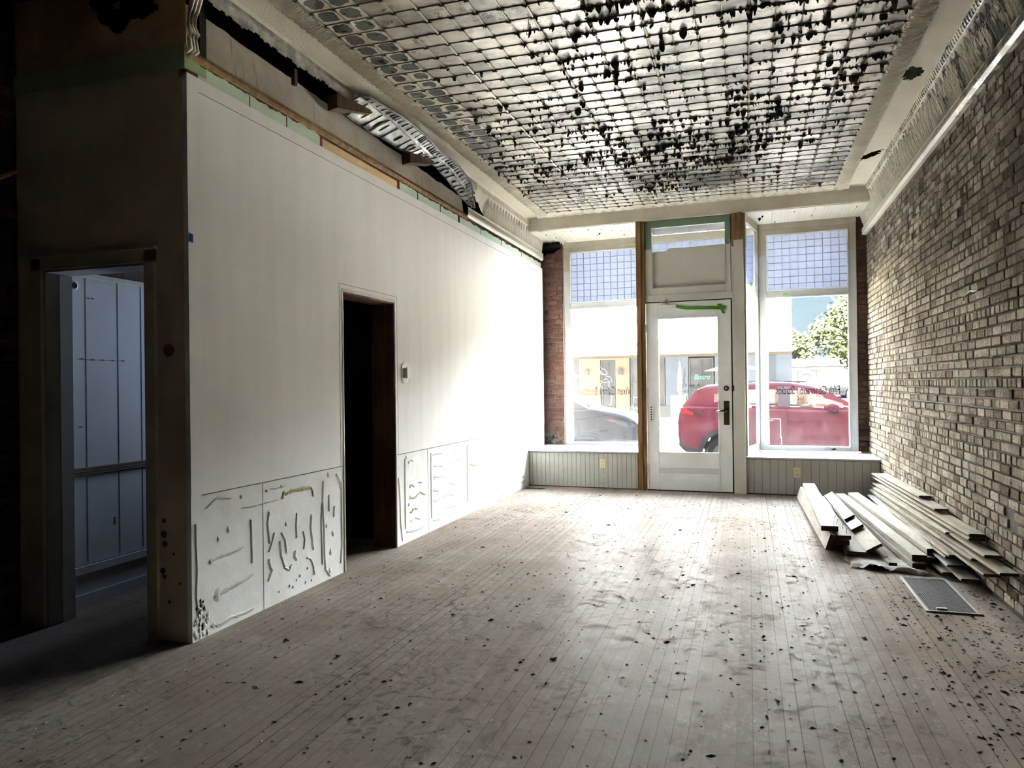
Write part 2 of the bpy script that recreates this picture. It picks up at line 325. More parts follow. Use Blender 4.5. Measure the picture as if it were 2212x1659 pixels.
# ------------------------------------------------------------------ mesh helpers
ORG = {}
class MB:
    def __init__(s): s.v = []; s.f = []; s.mi = []; s.cur = 0
    def add(s, vs, fs):
        b = len(s.v); s.v += [tuple(p) for p in vs]
        for f in fs: s.f.append(tuple(i + b for i in f)); s.mi.append(s.cur)
        return s
    def box(s, a, b, xf=None):
        x0, y0, z0 = a; x1, y1, z1 = b
        vs = [(x0, y0, z0), (x1, y0, z0), (x1, y1, z0), (x0, y1, z0), (x0, y0, z1), (x1, y0, z1), (x1, y1, z1), (x0, y1, z1)]
        if xf: vs = [xf(p) for p in vs]
        return s.add(vs, [(0, 3, 2, 1), (4, 5, 6, 7), (0, 1, 5, 4), (1, 2, 6, 5), (2, 3, 7, 6), (3, 0, 4, 7)])
    def quad(s, a, b, c, d): return s.add([a, b, c, d], [(0, 1, 2, 3)])
    def tube(s, pts, r, n=6, caps=True, up=(0, 0, 1)):
        P = [Vector(p) for p in pts]; vs = []; fs = []
        for i, p in enumerate(P):
            d = (P[min(i + 1, len(P) - 1)] - P[max(i - 1, 0)])
            if d.length < 1e-9: d = Vector((0, 1, 0))
            d.normalize(); a = Vector(up).cross(d)
            if a.length < 1e-3: a = Vector((1, 0, 0)).cross(d)
            a.normalize(); b = d.cross(a)
            rr = r[i] if isinstance(r, (list, tuple)) else r
            for k in range(n):
                an = 2 * PI * k / n; vs.append(p + rr * (math.cos(an) * a + math.sin(an) * b))
        for i in range(len(P) - 1):
            for k in range(n):
                k2 = (k + 1) % n; fs.append((i * n + k, i * n + k2, (i + 1) * n + k2, (i + 1) * n + k))
        if caps: fs.append(tuple(range(n - 1, -1, -1))); fs.append(tuple(range((len(P) - 1) * n, len(P) * n)))
        return s.add(vs, fs)
    def lathe(s, prof, n=20, cen=(0, 0, 0), ax=(0, 0, 1)):
        """prof: list of (radius, height) about an axis"""
        A = Vector(ax).normalized(); a = A.orthogonal().normalized(); b = A.cross(a); C0 = Vector(cen); vs = []; fs = []
        for r, h in prof:
            for k in range(n):
                an = 2 * PI * k / n; vs.append(C0 + A * h + r * (math.cos(an) * a + math.sin(an) * b))
        for i in range(len(prof) - 1):
            for k in range(n):
                k2 = (k + 1) % n; fs.append((i * n + k, i * n + k2, (i + 1) * n + k2, (i + 1) * n + k))
        fs.append(tuple(range(n - 1, -1, -1))); fs.append(tuple(range((len(prof) - 1) * n, len(prof) * n)))
        return s.add(vs, fs)
    def loft(s, rows, closed=False):
        n = len(rows[0]); vs = [p for r in rows for p in r]; fs = []
        for i in range(len(rows) - 1):
            for k in range(n if closed else n - 1):
                k2 = (k + 1) % n; fs.append((i * n + k, i * n + k2, (i + 1) * n + k2, (i + 1) * n + k))
        return s.add(vs, fs)
    def beam(s, a, b, wx, th, roll=0.0, taper=None):
        """plank from a to b (centre of section), wx wide, th thick, rolled about its length"""
        A, B = Vector(a), Vector(b); d = (B - A).normalized(); sd = d.cross(Vector((0, 0, 1))).normalized(); upv = sd.cross(d)
        q = Matrix.Rotation(roll, 3, d); sd = q @ sd; upv = q @ upv
        vs = []
        for P in (A, B):
            for sx, sz in ((-1, -1), (1, -1), (1, 1), (-1, 1)): vs.append(P + sd * sx * wx / 2 + upv * sz * th / 2)
        return s.add(vs, [(0, 1, 2, 3), (7, 6, 5, 4), (0, 4, 5, 1), (1, 5, 6, 2), (2, 6, 7, 3), (3, 7, 4, 0)])
    def build(s, name, mats, parent=None, smooth=False, bevel=0.0, origin=None):
        if not isinstance(mats, (list, tuple)): mats = [mats]
        if parent is not None: og = Vector(ORG[parent])
        elif origin is not None: og = Vector(origin)
        else:
            xs = [p[0] for p in s.v]; ys = [p[1] for p in s.v]; zs = [p[2] for p in s.v]
            og = Vector(((min(xs) + max(xs)) / 2, (min(ys) + max(ys)) / 2, min(zs)))
        me = bpy.data.meshes.new(name); me.from_pydata([tuple(Vector(p) - og) for p in s.v], [], s.f); me.update()
        for mm in mats: me.materials.append(mm)
        if len(mats) > 1: me.polygons.foreach_set('material_index', s.mi)
        if smooth: me.polygons.foreach_set('use_smooth', [True] * len(me.polygons))
        ob = bpy.data.objects.new(name, me); col.objects.link(ob)
        if parent is not None: ob.parent = parent
        else: ob.location = og
        ORG[ob] = og
        if bevel: b = ob.modifiers.new('bevel', 'BEVEL'); b.width = bevel; b.segments = 2; b.limit_method = 'ANGLE'
        return ob
def tag(o, label, cat, group=None):
    o['label'] = label; o['category'] = cat
    if group: o['group'] = group
    return o
def thing(name, label, cat, loc, group=None):
    o = bpy.data.objects.new(name, None); col.objects.link(o); o.location = loc; o.empty_display_size = 0.1
    ORG[o] = Vector(loc); return tag(o, label, cat, group)
def struct(o, label=None):
    o['kind'] = 'structure'
    if label: o['label'] = label
    return o
def stuff(o, label, cat):
    o['kind'] = 'stuff'; o['label'] = label; o['category'] = cat; return o
def nz(x, y=0, z=0): return noise.noise(Vector((x, y, z)))

# ================================================================== STRUCTURE
b = MB().box((-4.4, -7, -0.12), (1.95, 9.3, 0.0)); struct(b.build('floor', floorm), 'worn painted strip wood floor')
b = MB().box((-4.4, -7, CZ + 0.7), (1.95, 10.1, CZ + 0.9)); struct(b.build('roof', black))
# --- main ceiling plane (grid area) starts behind the camera
ceil = MB().quad((CX0 - 0.03, -7, CZ), (CX0 - 0.03, 9.07, CZ), (CX1 + 0.03, 9.01, CZ), (CX1 + 0.03, -7, CZ)).build('ceiling', ceilm)
struct(ceil, 'pressed tin ceiling of small squares with peeling paint')
# ribs, stars
ncol = int(round((CX1 - CX0) / CELL))
yend = 9.03; yrow0 = 2.6
long_r = MB(); lat = MB(); star = MB(); fl = MB()
for i in range(ncol + 1):
    x = CX0 + i * CELL
    pts = [(x + R.uniform(-.002, .002), y, CZ - 0.002) for y in (0.0, 2, 3, 4, 5, 6, 7, 8, yend)]
    long_r.tube(pts, 0.0055 if i % 4 else 0.010, 5)
ys = []; yy = CY0
while yy < yend:
    if yy > yrow0 - 2.4: ys.append(yy)
    yy += ROWH
for y in ys:
    pts = [(CX0 + k * (CX1 - CX0) / 11, y + R.uniform(-.003, .003), CZ - 0.001 + R.uniform(-.002, .001)) for k in range(12)]
    lat.tube(pts, 0.0048, 4)
def dens(x, y):
    v = nz(x * 0.9 + 3.1, y * 0.55 + 1.7) + 0.5 * nz(x * 2.3, y * 1.9 + 9)
    w_ = 0.55 + 0.9 * v
    w_ += 0.35 * math.exp(-((x + 0.2) ** 2) / 0.7 - ((y - 5.3) ** 2) / 3)
    if x < CX0 + 2.2 * CELL and y < 6.5: w_ = 0.12
    if y < 4.3 and x < -0.9: w_ *= 0.35
    if y > 8.4: w_ *= 0.6
    if x > 0.3 and 7.2 < y < 8.6: w_ *= 0.3
    return max(0.0, min(1.15, w_))
for i in range(ncol + 1):
    x = CX0 + i * CELL
    for y in ys:
        if y < 2.8: continue
        r = 0.026 * R.uniform(0.8, 1.25)
        pts = []
        for k in range(16):
            an = PI * k / 8; rr = r if k % 2 == 0 else r * 0.28
            pts.append((x + rr * math.cos(an), y + rr * math.sin(an), CZ - 0.004 - (0.010 if k % 2 == 0 else 0.0) * R.random()))
        star.add([(x, y, CZ - 0.014)] + pts, [(0, 1 + (k + 1) % 16, 1 + k) for k in range(16)])
nfl = 0
for y in ys:
    if y < 3.1: continue
    for i in range(ncol):
        x = CX0 + i * CELL; dn = dens(x + CELL / 2, y)
        n = int(dn * dn * 13 * R.uniform(0.1, 1.9) ** 1.5 + R.random() * 0.5)
        for _ in range(n):
            px = x + R.random() * CELL; big = R.random() < 0.22 * dn
            wd = R.uniform(0.02, 0.05) if big else R.uniform(0.004, 0.026); ln = R.uniform(0.018, 0.055) if big else R.uniform(0.004, 0.032) * R.uniform(.5, 1.2)
            an = R.uniform(-0.7, 0.7) + (PI if R.random() < 0.5 else 0); dxx, dyy = math.cos(an), math.sin(an)
            cur = R.uniform(-0.012, 0.012); py = y + R.uniform(-0.012, 0.012)
            if R.random() < 0.18: py = y + R.random() * ROWH; px = x + R.uniform(-.01, .01)
            z = CZ - 0.002; rows = []
            for q, ff in enumerate((1.0, R.uniform(0.7, 1.15), R.uniform(0.1, 0.6))):
                tq = q / 2; hw = wd * 0.5 * ff; ox = -dyy * cur * tq * tq * 2; oy = dxx * cur * tq * tq * 2 + 0.3 * ln * tq * (1 if R.random() < .5 else -1)
                rows.append([(px - dxx * hw + ox, py - dyy * hw + oy, z - ln * tq), (px + dxx * hw + ox, py + dyy * hw + oy, z - ln * tq * R.uniform(0.85, 1.1))])
            fl.loft(rows); nfl += 1
o = long_r.build('ceiling_rib', ribpale, ceil); o = lat.build('ceiling_rib', ribdark, ceil); o = star.build('ceiling_rosette', ribdark, ceil)
stuff(fl.build('peeling_paint', flakem), 'dark curled paint flakes hanging all over the tin ceiling', 'peeling paint')

# --- borders and coves.  profile: list of (x offset from wall toward room, z)
def cove(prof, y0, y1, side, step=0.25, hole=None, res=None):
    """sheet along y; side -1 left wall, +1 right wall"""
    mb = MB(); n = max(2, int((y1 - y0) / step)); wx = LX if side < 0 else RX
    P = []
    for (a, za), (b_, zb) in zip(prof, prof[1:]):
        k = res or 1
        for q in range(k): P.append((a + (b_ - a) * q / k, za + (zb - za) * q / k))
    P.append(prof[-1])
    rows = []
    for i in range(n + 1):
        y = y0 + (y1 - y0) * i / n
        rows.append([(wx - side * px, y, pz) for px, pz in P])
    vs = [p for r in rows for p in r]; fs = []; m_ = len(P)
    for i in range(n):
        for k in range(m_ - 1):
            q = (i * m_ + k, i * m_ + k + 1, (i + 1) * m_ + k + 1, (i + 1) * m_ + k)
            if hole:
                cx = sum(vs[j][0] for j in q) / 4; cy = sum(vs[j][1] for j in q) / 4; cz = sum(vs[j][2] for j in q) / 4
                if hole(cx, cy, cz): continue
            fs.append(q)
    mb.add(vs, fs); return mb
def pp(prof, tt):
    L = [0]
    for (a, za), (b_, zb) in zip(prof, prof[1:]): L.append(L[-1] + math.hypot(b_ - a, zb - za))
    d_ = tt * L[-1]
    for i in range(len(L) - 1):
        if d_ <= L[i + 1] + 1e-9:
            f = (d_ - L[i]) / (L[i + 1] - L[i]); a, za = prof[i]; b_, zb = prof[i + 1]
            return (a + (b_ - a) * f, za + (zb - za) * f)
    return prof[-1]
def relief(mb, prof, y0, y1, side, motif, period, r=0.003, off=0.0):
    wx = LX if side < 0 else RX; n = int((y1 - y0) / period)
    for i in range(n):
        for stroke in motif:
            pts = []
            for sy, tt in stroke:
                px, pz = pp(prof, tt); pts.append((wx - side * (px + off), y0 + (i + sy) * period, pz - off))
            mb.tube(pts, r, 4, False)
leafband = [[(0.5, 0.95), (0.5, 0.5), (0.5, 0.1)], [(0.5, 0.1), (0.25, 0.3), (0.1, 0.6), (0.12, 0.9)], [(0.5, 0.1), (0.75, 0.3), (0.9, 0.6), (0.88, 0.9)],
            [(0.5, 0.1), (0.36, 0.4), (0.3, 0.75), (0.34, 0.95)], [(0.5, 0.1), (0.64, 0.4), (0.7, 0.75), (0.66, 0.95)], [(0.0, 0.1), (0.05, 0.4), (0.0, 0.8)],
            [(0.1, 0.15), (0.0, 0.05), (-0.1, 0.15)], [(0.2, 0.08), (0.8, 0.08)]]
arch = [[(0.0, 0.95), (0.05, 0.6), (0.2, 0.3), (0.5, 0.08), (0.8, 0.3), (0.95, 0.6), (1.0, 0.95)], [(0.22, 0.95), (0.25, 0.6), (0.38, 0.36), (0.5, 0.28), (0.62, 0.36), (0.75, 0.6), (0.78, 0.95)],
        [(0.5, 0.45), (0.46, 0.7), (0.5, 0.92)], [(0.38, 0.62), (0.5, 0.55), (0.62, 0.62)], [(-0.5, 0.95), (-0.45, 0.75), (-0.3, 0.5), (0.0, 0.3)], [(0.5, 0.95), (0.45, 0.75), (0.3, 0.5), (0.0, 0.3)]]
dash = [[(0.2, 0.15), (0.45, 0.85)]]
chain = [[(0.0, 0.2), (0.5, 0.8), (1.0, 0.2)], [(0.0, 0.8), (0.5, 0.2), (1.0, 0.8)]]
# border bands (ornate) : offsets measured from the wall lines
bandL = [(0.196, CZ), (0.215, CZ - 0.020), (0.27, CZ - 0.030), (0.325, CZ - 0.018), (0.345, CZ)]
bandR = [(0.300, CZ), (0.315, CZ - 0.020), (0.37, CZ - 0.034), (0.43, CZ - 0.020), (0.445, CZ)]
for prof, side, y1 in ((bandL, -1, 9.16), (bandR, 1, 9.0)):
    mb = cove(prof, 0.0, y1, side, 0.5); relief(mb, prof, 2.7, y1, side, leafband, 0.125, 0.0058, 0.003)
    struct(mb.build('trim_1' if side < 0 else 'trim_2', creamtin), 'ornate pressed tin border band')
# front border band along the street end
mb = MB()
for (v0, z0), (v1, z1) in (((-0.14, CZ), (-0.11, CZ - 0.022)), ((-0.11, CZ - 0.022), (-0.05, CZ - 0.030)), ((-0.05, CZ - 0.030), (-0.005, CZ - 0.012))):
    mb.quad(FR((-2.55, v0, z0)), FR((1.09, v0, z0)), FR((1.09, v1, z1)), FR((-2.55, v1, z1)))
for i in range(28):
    u = -2.5 + i * 0.125
    mb.tube([FR((u, -0.02, CZ - 0.022)), FR((u + 0.03, -0.07, CZ - 0.034)), FR((u + 0.06, -0.12, CZ - 0.02)), FR((u + 0.09, -0.07, CZ - 0.034)), FR((u + 0.12, -0.02, CZ - 0.022))], 0.005, 4)
struct(mb.build('trim_3', creamtin), 'ornate band along the street end')
# stippled bands
def holeR(x, y, z):
    a = ((y - 5.83) / 0.12) ** 2 + ((x - 1.125) / 0.075) ** 2 + 0.7 * nz(x * 25, y * 25)
    b_ = ((y - 7.83 + (x - 1.12) * 1.2) / 0.10) ** 2 + ((x - 1.12) / 0.115) ** 2 + 0.6 * nz(x * 25, y * 25, 3)
    return a < 0.85 or b_ < 0.9
struct(cove([(0.120, CZ - 0.004), (0.300, CZ - 0.001)], -1.0, 9.3, 1, 0.012, holeR, 16).build('trim_4', stipple), 'stippled tin strip with two torn holes')
struct(cove([(0.04, CZ - 0.034), (0.06, CZ - 0.022), (0.196, CZ)], -1.0, 9.3, -1, 0.3).build('trim_5', stipple), 'stippled tin strip above the left wall')
# right cove
profR = [(0.120, CZ - 0.004), (0.112, CZ - 0.03), (0.095, CZ - 0.05), (0.088, CZ - 0.07), (0.075, 3.34), (0.055, 3.27), (0.032, 3.20), (0.016, 3.155)]
mb = cove(profR, 0.0, 9.93, 1, 0.2)
relief(mb, profR[2:], 3.0, 9.9, 1, arch, 0.105, 0.0052, 0.004); relief(mb, profR[:3], 3.0, 9.9, 1, dash, 0.045, 0.005, 0.003)
cv = struct(mb.build('trim_6', covem), 'arched pressed tin cove on the brick side')
profB = [(0.016, 3.155), (0.045, 3.145), (0.045, 3.085), (0.055, 3.075), (0.03, 3.062), (0.0, 3.062)]
mb = cove(profB, 0.0, 9.9, 1, 0.5); relief(mb, [(0.047, 3.142), (0.047, 3.088)], 3.0, 9.9, 1, chain, 0.05, 0.003, 0.002)
mb.build('bottom_moulding', covem, cv)
fl2 = MB()
for _ in range(260):   # torn curls hanging under the right cove
    y = R.uniform(4.2, 9.6); 
    if nz(y * 1.3, 5) < 0.0 and R.random() < 0.7: continue
    tt = R.random(); px, pz = pp(profR, tt); x = RX - px; wd = R.uniform(.006, .03); ln = R.uniform(.01, .04)
    fl2.loft([[(x, y, pz), (x + .004, y + wd, pz)], [(x - .012, y + .004, pz - ln * .5), (x - .01, y + wd * .9, pz - ln * .6)], [(x - .008, y + wd * .3, pz - ln), (x - .006, y + wd * .6, pz - ln)]])
stuff(fl2.build('peeling_paint', chipdark), 'dark torn paint curls on the cove above the brick wall', 'peeling paint')
# left cove: whole only at the street end; remnant by the corner
profL = [(0.04, CZ - 0.034), (0.045, 3.40), (0.038, 3.37), (0.03, 3.30), (0.018, 3.22), (0.010, 3.14), (0.012, 3.135)]
def ragged(x, y, z):
    return y < 7.05 + 0.55 * (3.40 - z) / 0.3 + 0.12 * nz(y * 9, z * 30)
mb = cove(profL, 6.7, 9.95, -1, 0.012, ragged, 8)
relief(mb, profL[2:-1], 7.6, 9.95, -1, arch, 0.105, 0.006, 0.005); relief(mb, profL[:3], 7.25, 9.95, -1, dash, 0.045, 0.005, 0.004)
cv = struct(mb.build('trim_7', creamtin), 'arched pressed tin cove on the left, whole at the street end')
mb = cove([(0.012, 3.135), (0.03, 3.125), (0.03, 3.045), (0.015, 3.03), (0.0, 3.03)], 7.05, 9.95, -1, 0.5)
relief(mb, [(0.032, 3.12), (0.032, 3.05)], 7.05, 9.95, -1, chain, 0.05, 0.003, 0.002); mb.build('bottom_moulding', creamtin, cv)
def rag2(x, y, z): return z < 3.345 + 0.03 * nz(y * 7, 2) + 0.012 * nz(y * 30, 8)
cove(profL, 3.12, 7.3, -1, 0.012, rag2, 7).build('torn_edge', greytin, cv)
mb = MB(); P = [(0.0, 3.03), (0.03, 3.045), (0.02, 3.10), (0.035, 3.13), (0.015, 3.17), (0.03, 3.25), (0.06, 3.33), (0.12, 3.41), (0.19, CZ)]
for y in (3.112, 3.135, 3.16): mb.tube([(LX + a, y, z) for a, z in P], 0.012, 6)
mb.build('corner_end', creamtin, cv, True)

# --- left wall: boards, doorway, green strip, plaster band
WT, DT, D0, D1 = 2.93, 1.982, 4.626, 5.424
mb = MB()
for y0, y1, z0, z1 in ((3.114, D0, 0.75, DT), (3.114, D0, DT, WT), (D0, D1, DT, WT), (D1, 10.0, 0.75, DT), (D1, 10.0, DT, WT)):
    mb.box((LX - 0.03, y0, z0), (LX, y1, z1))
mb.cur = 1
for y0, y1 in ((3.114, D0), (D1, 10.0)): mb.box((LX - 0.03, y0, 0.0), (LX - 0.002, y1, 0.75))
wl = struct(mb.build('wall_left', [wallm, walllow]), 'white painted board wall with smeared lower part')
mb = MB()   # seams, thin cover strips
mb.cur = 0
mb.box((LX, 3.2, 0.745), (LX + 0.0012, D0 - 0.03, 0.75)); mb.box((LX, D1 + .03, 0.745), (LX + 0.0012, 9.9, 0.75))
for y in (3.70, 6.05, 6.95, 7.9, 8.75): mb.box((LX - .002, y, 0.0), (LX - .0008, y + 0.003, 0.745))
mb.box((LX, D0 - 0.05, 0.75), (LX + 0.001, D0 - 0.047, DT + 0.05)); mb.box((LX, D1 + 0.045, 0.75), (LX + 0.001, D1 + 0.048, DT + 0.05)); mb.box((LX, D0 - 0.05, DT + 0.05), (LX + .001, D1 + .048, DT + 0.053))
mb.box((LX, 3.2, WT - 0.075), (LX + 0.001, 9.8, WT - 0.072))
mb.build('seam', M('seam_shadow', (0.16, 0.14, 0.11), 0.8), wl)
mb = MB()
for y0, y1, z0, z1 in ((D0 - 0.012, D0, 0, DT + .02), (D1, D1 + 0.012, 0, DT + .02), (D0, D1, DT, DT + 0.02)): mb.box((LX - 0.002, y0, z0), (LX + 0.005, y1, z1))
mb.build('door_edge', cream, wl)
# adhesive smears as thin raised ribbons and blobs
def smear(mb, pts, r, rng):
    """flat ribbon on the wall plane through (y,z) points"""
    vs = []; n = len(pts)
    P = []
    for i in range(n - 1):
        for q in range(4):
            f = q / 4; P.append((pts[i][0] + (pts[i + 1][0] - pts[i][0]) * f, pts[i][1] + (pts[i + 1][1] - pts[i][1]) * f))
    P.append(pts[-1])
    rows = []
    for i, (y, z) in enumerate(P):
        a, b_ = P[max(0, i - 1)], P[min(len(P) - 1, i + 1)]; dy, dz = b_[0] - a[0], b_[1] - a[1]; l = math.hypot(dy, dz) or 1
        ny, nz_ = -dz / l, dy / l; rr = r * (0.6 + 0.7 * rng.random()); 
        if i in (0, len(P) - 1): rr *= 0.4
        rows.append([(LX - .0015, y + ny * rr, z + nz_ * rr), (LX + 0.0035, y + ny * rr * .3, z + nz_ * rr * .3), (LX - .0015, y - ny * rr, z - nz_ * rr)])
    mb.loft(rows)
def blob(mb, y, z, ry, rz, rng):
    vs = [(LX + 0.004, y, z)]; n = 12
    for k in range(n):
        an = 2 * PI * k / n; q = 0.8 + 0.4 * rng.random(); vs.append((LX - .0015, y + ry * q * math.cos(an), z + rz * q * math.sin(an)))
    mb.add(vs, [(0, 1 + k, 1 + (k + 1) % n) for k in range(n)])
g1 = MB(); g2 = MB(); rg = random.Random(3)
def yz(px, py):   # a point seen on the left wall at this direction
    ry = rt2 * ((px - 1106) / 1600) + up2 * ((829.5 - py) / 1600) + fw; tt = LX / ry.x; return (ry.y * tt, 1.3 + ry.z * tt)
def cc2(x, y): return yz(400 + x * 0.3014, 900 + y * 0.3014)
SM = [([(990, 460), (985, 600), (995, 800), (1000, 1000), (1005, 1090), (1040, 1145)], .010), ([(1120, 470), (1120, 700), (1125, 900), (1115, 1050)], .009),
      ([(980, 620), (975, 760), (985, 1060)], .006), ([(1085, 410), (1110, 470), (1125, 520)], .02), ([(600, 690), (590, 760), (605, 910)], .008), ([(640, 830), (620, 910), (600, 970)], .007),
      ([(690, 830), (715, 880), (725, 960)], .010), ([(680, 890), (690, 1000), (715, 1085), (750, 1100), (765, 1060)], .011), ([(800, 690), (795, 780), (800, 870)], .008),
      ([(845, 820), (858, 880), (850, 950)], .007), ([(905, 700), (900, 800), (910, 870), (920, 955)], .013), ([(790, 960), (785, 1000), (800, 1030)], .016),
      ([(600, 1020), (612, 1080), (625, 1100), (595, 1180)], .013), ([(870, 1010), (900, 1020), (920, 1070), (925, 1130)], .009), ([(470, 740), (475, 850), (480, 1050)], .008),
      ([(175, 1045), (240, 1010), (320, 985), (420, 935)], .009), ([(215, 1290), (270, 1260), (340, 1220), (440, 1165), (490, 1130)], .012), ([(190, 1500), (250, 1490), (330, 1440), (420, 1410), (490, 1375)], .013),
      ([(150, 660), (230, 585), (330, 585)], .008), ([(400, 655), (480, 645), (570, 620), (670, 595)], .005), ([(1030, 560), (1032, 680)], .006), ([(1070, 640), (1065, 720)], .007),
      ([(75, 770), (78, 900), (85, 1100), (80, 1300), (95, 1430)], .007), ([(610, 515), (650, 515), (715, 498)], .006), ([(1530, 440), (1540, 600), (1545, 760), (1558, 890)], .008)]
for pts, r in SM: smear(g1, [cc2(*p) for p in pts], r, rg)
for x, y, rr in ((1028, 415, .018), (725, 770, .014), (312, 810, .016), (240, 877, .013), (1062, 835, .018), (1045, 970, .02), (1015, 780, .014), (728, 962, .016), (235, 1280, .028), (185, 1040, .013), (605, 690, .016), (605, 1045, .014), (928, 1120, .014), (1040, 1110, .022), (1585, 290, .016), (1605, 630, .014), (878, 1085, .008), (825, 1140, .010), (800, 1170, .007), (865, 1185, .008), (908, 1172, .008), (775, 1220, .009), (750, 1213, .008), (675, 1255, .006), (1010, 1080, .01), (475, 745, .012)):
    y_, z_ = cc2(x, y); blob(g1, y_, z_, rr, rr * 1.25, rg)
smear(g2, [cc2(*p) for p in ((715, 560), (760, 535), (830, 520), (900, 508))], .016, rg); smear(g2, [cc2(*p) for p in ((700, 590), (705, 550), (715, 545))], .014, rg); smear(g2, [cc2(*p) for p in ((900, 505), (912, 530), (918, 575))], .009, rg)
for x, y in ((585, 532), (403, 575), (690, 500)): y_, z_ = cc2(x, y); blob(g2, y_, z_, .011, .011, rg)
# panels between the doorway and the street end: rows of horizontal squiggles
for y0, y1 in ((5.62, 6.00), (6.15, 6.85), (7.05, 7.8), (7.98, 8.7), (8.85, 9.05)):
    smear(g1, [(y0 - 0.03, 0.70), (y0 - 0.035, 0.4), (y0 - 0.03, 0.12)], .010, rg)
    for k in range(6):
        z = 0.68 - k * 0.105 + rg.uniform(-.02, .02)
        if rg.random() < 0.2: continue
        a = y0 + rg.uniform(0, .08); b_ = y1 - rg.uniform(0, .15); n = 6
        pts = [(a + (b_ - a) * q / n, z + 0.014 * math.sin(q * 1.3 + k) + rg.uniform(-.008, .008)) for q in range(n + 1)]
        smear(g1 if rg.random() < .85 else g2, pts[:rg.randint(3, 7)], .008, rg)
        if rg.random() < .5: smear(g1, pts[4:], .007, rg)
        if rg.random() < .4: blob(g1, a, z, .015, .018, rg)
    smear(g1, [(y0, 0.09), ((y0 + y1) / 2, 0.075), (y1, 0.085)], .02, rg)
# torn paint at the near bottom corner
for k in range(26): blob(g1, 3.13 + rg.random() * .10, 0.02 + rg.random() * .16, .008 + rg.random() * .01, .01 + rg.random() * .012, rg)
g1.build('adhesive_smear', glue, wl); g2.build('adhesive_smear', gluedark, wl)
mb = MB()
for k in range(14): mb.add([], []); blob(mb, 3.14 + rg.random() * .06, 0.05 + rg.random() * .15, .004 + rg.random() * .006, .006 + rg.random() * .012, rg)
mb.build('torn_patch', boardend, wl)
# wall core behind the boards + doorway lining
mb = MB()
for y0, y1, z0, z1 in ((3.27, D0, 0, 3.0), (D0, D1, DT, 3.0), (D1, 10.0, 0, 3.0)): mb.box((LX - 0.17, y0, z0), (LX - 0.03, y1, z1))
struct(mb.build('wall_core', darkwood))
mb = MB(); mb.box((LX - 0.20, D1 - 0.012, 0), (LX - 0.004, D1 + 0.02, DT)); mb.box((LX - 0.20, D0 - 0.02, 0), (LX - 0.004, D0 + 0.010, DT)); mb.box((LX - 0.20, D0, DT - 0.012), (LX - 0.004, D1, DT + 0.02))
struct(mb.build('door_2', darkwood), 'bare dark wooden lining of the doorway in the white wall')
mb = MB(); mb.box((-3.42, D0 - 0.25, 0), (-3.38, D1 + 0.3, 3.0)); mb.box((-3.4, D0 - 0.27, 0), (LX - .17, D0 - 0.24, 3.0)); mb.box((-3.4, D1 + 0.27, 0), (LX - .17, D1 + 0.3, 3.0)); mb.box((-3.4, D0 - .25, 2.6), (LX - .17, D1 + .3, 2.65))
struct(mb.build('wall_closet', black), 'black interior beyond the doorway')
# green strip, brown moulding, plaster
mb = MB()
def strip(mb, y0, y1, zt, zb, amp, x, seed, dy=0.02, fr=9):
    n = int((y1 - y0) / dy); top = []; bot = []
    for i in range(n + 1):
        y = y0 + (y1 - y0) * i / n; z = zt(y) if callable(zt) else zt
        top.append((x, y, z + amp * (nz(y * fr, seed) + 0.6 * nz(y * fr * 3.3, seed + 4)))); bot.append((x, y, zb(y) if callable(zb) else zb))
    mb.loft([top, bot])
struct(MB().box((LX - 0.05, 3.114, WT - .02), (LX - 0.012, 10.0, 3.06)).build('trim_8', darkwood), 'dark wood behind the torn green strip')
mb = MB()
for y0, y1 in ((3.20, 3.62), (3.63, 3.98), (3.99, 4.36), (5.56, 5.9), (5.92, 6.4), (6.42, 6.85), (6.9, 7.5), (7.52, 8.2), (8.22, 9.0), (9.02, 9.93)):
    strip(mb, y0, y1, 3.002 if y0 < 5 else 2.995, WT - 0.003, 0.016, LX - 0.004 + 0.002 * R.random(), y0)
struct(mb.build('trim_9', mint), 'torn strip of mint green paint')
mb = MB(); strip(mb, 4.40, 5.52, 2.992, WT - .003, 0.002, LX - 0.008, 3); struct(mb.build('trim_10', newwood), 'new pine lath showing in the gap')
mb = MB(); mb.cur = 0
for y0, y1 in ((3.12, 3.19), (4.365, 4.395), (5.525, 5.555)): strip(mb, y0, y1, 3.0, WT, 0.01, LX - 0.006, 8)
struct(mb.build('trim_11', M('maroon_paper', (0.10, 0.018, 0.014), 0.8)))
mb = cove([(0.0, 3.005), (0.014, 3.012), (0.016, 3.03), (0.006, 3.045), (0.0, 3.06)], 3.12, 7.1, -1, 0.4)
struct(mb.build('trim_12', studm), 'brown picture rail moulding')
mb = MB()
mb.cur = 0; n = 60; top = []; bot = []
for i in range(n + 1):
    y = 3.13 + 3.9 * i / n; top.append((LX - 0.035, y, 3.30 - 0.02 * (y - 3.1) / 1 + 0.02 * nz(y * 4, 3) + 0.01 * nz(y * 17, 5))); bot.append((LX - 0.012, y, 3.05))
mb.loft([top, bot]); struct(mb.build('wall_upper', plaster), 'stained plaster band above the rail')
struct(MB().box((LX - 0.5, 3.27, 3.0), (LX - 0.45, 10.2, CZ + .7)).build('wall_void', black))
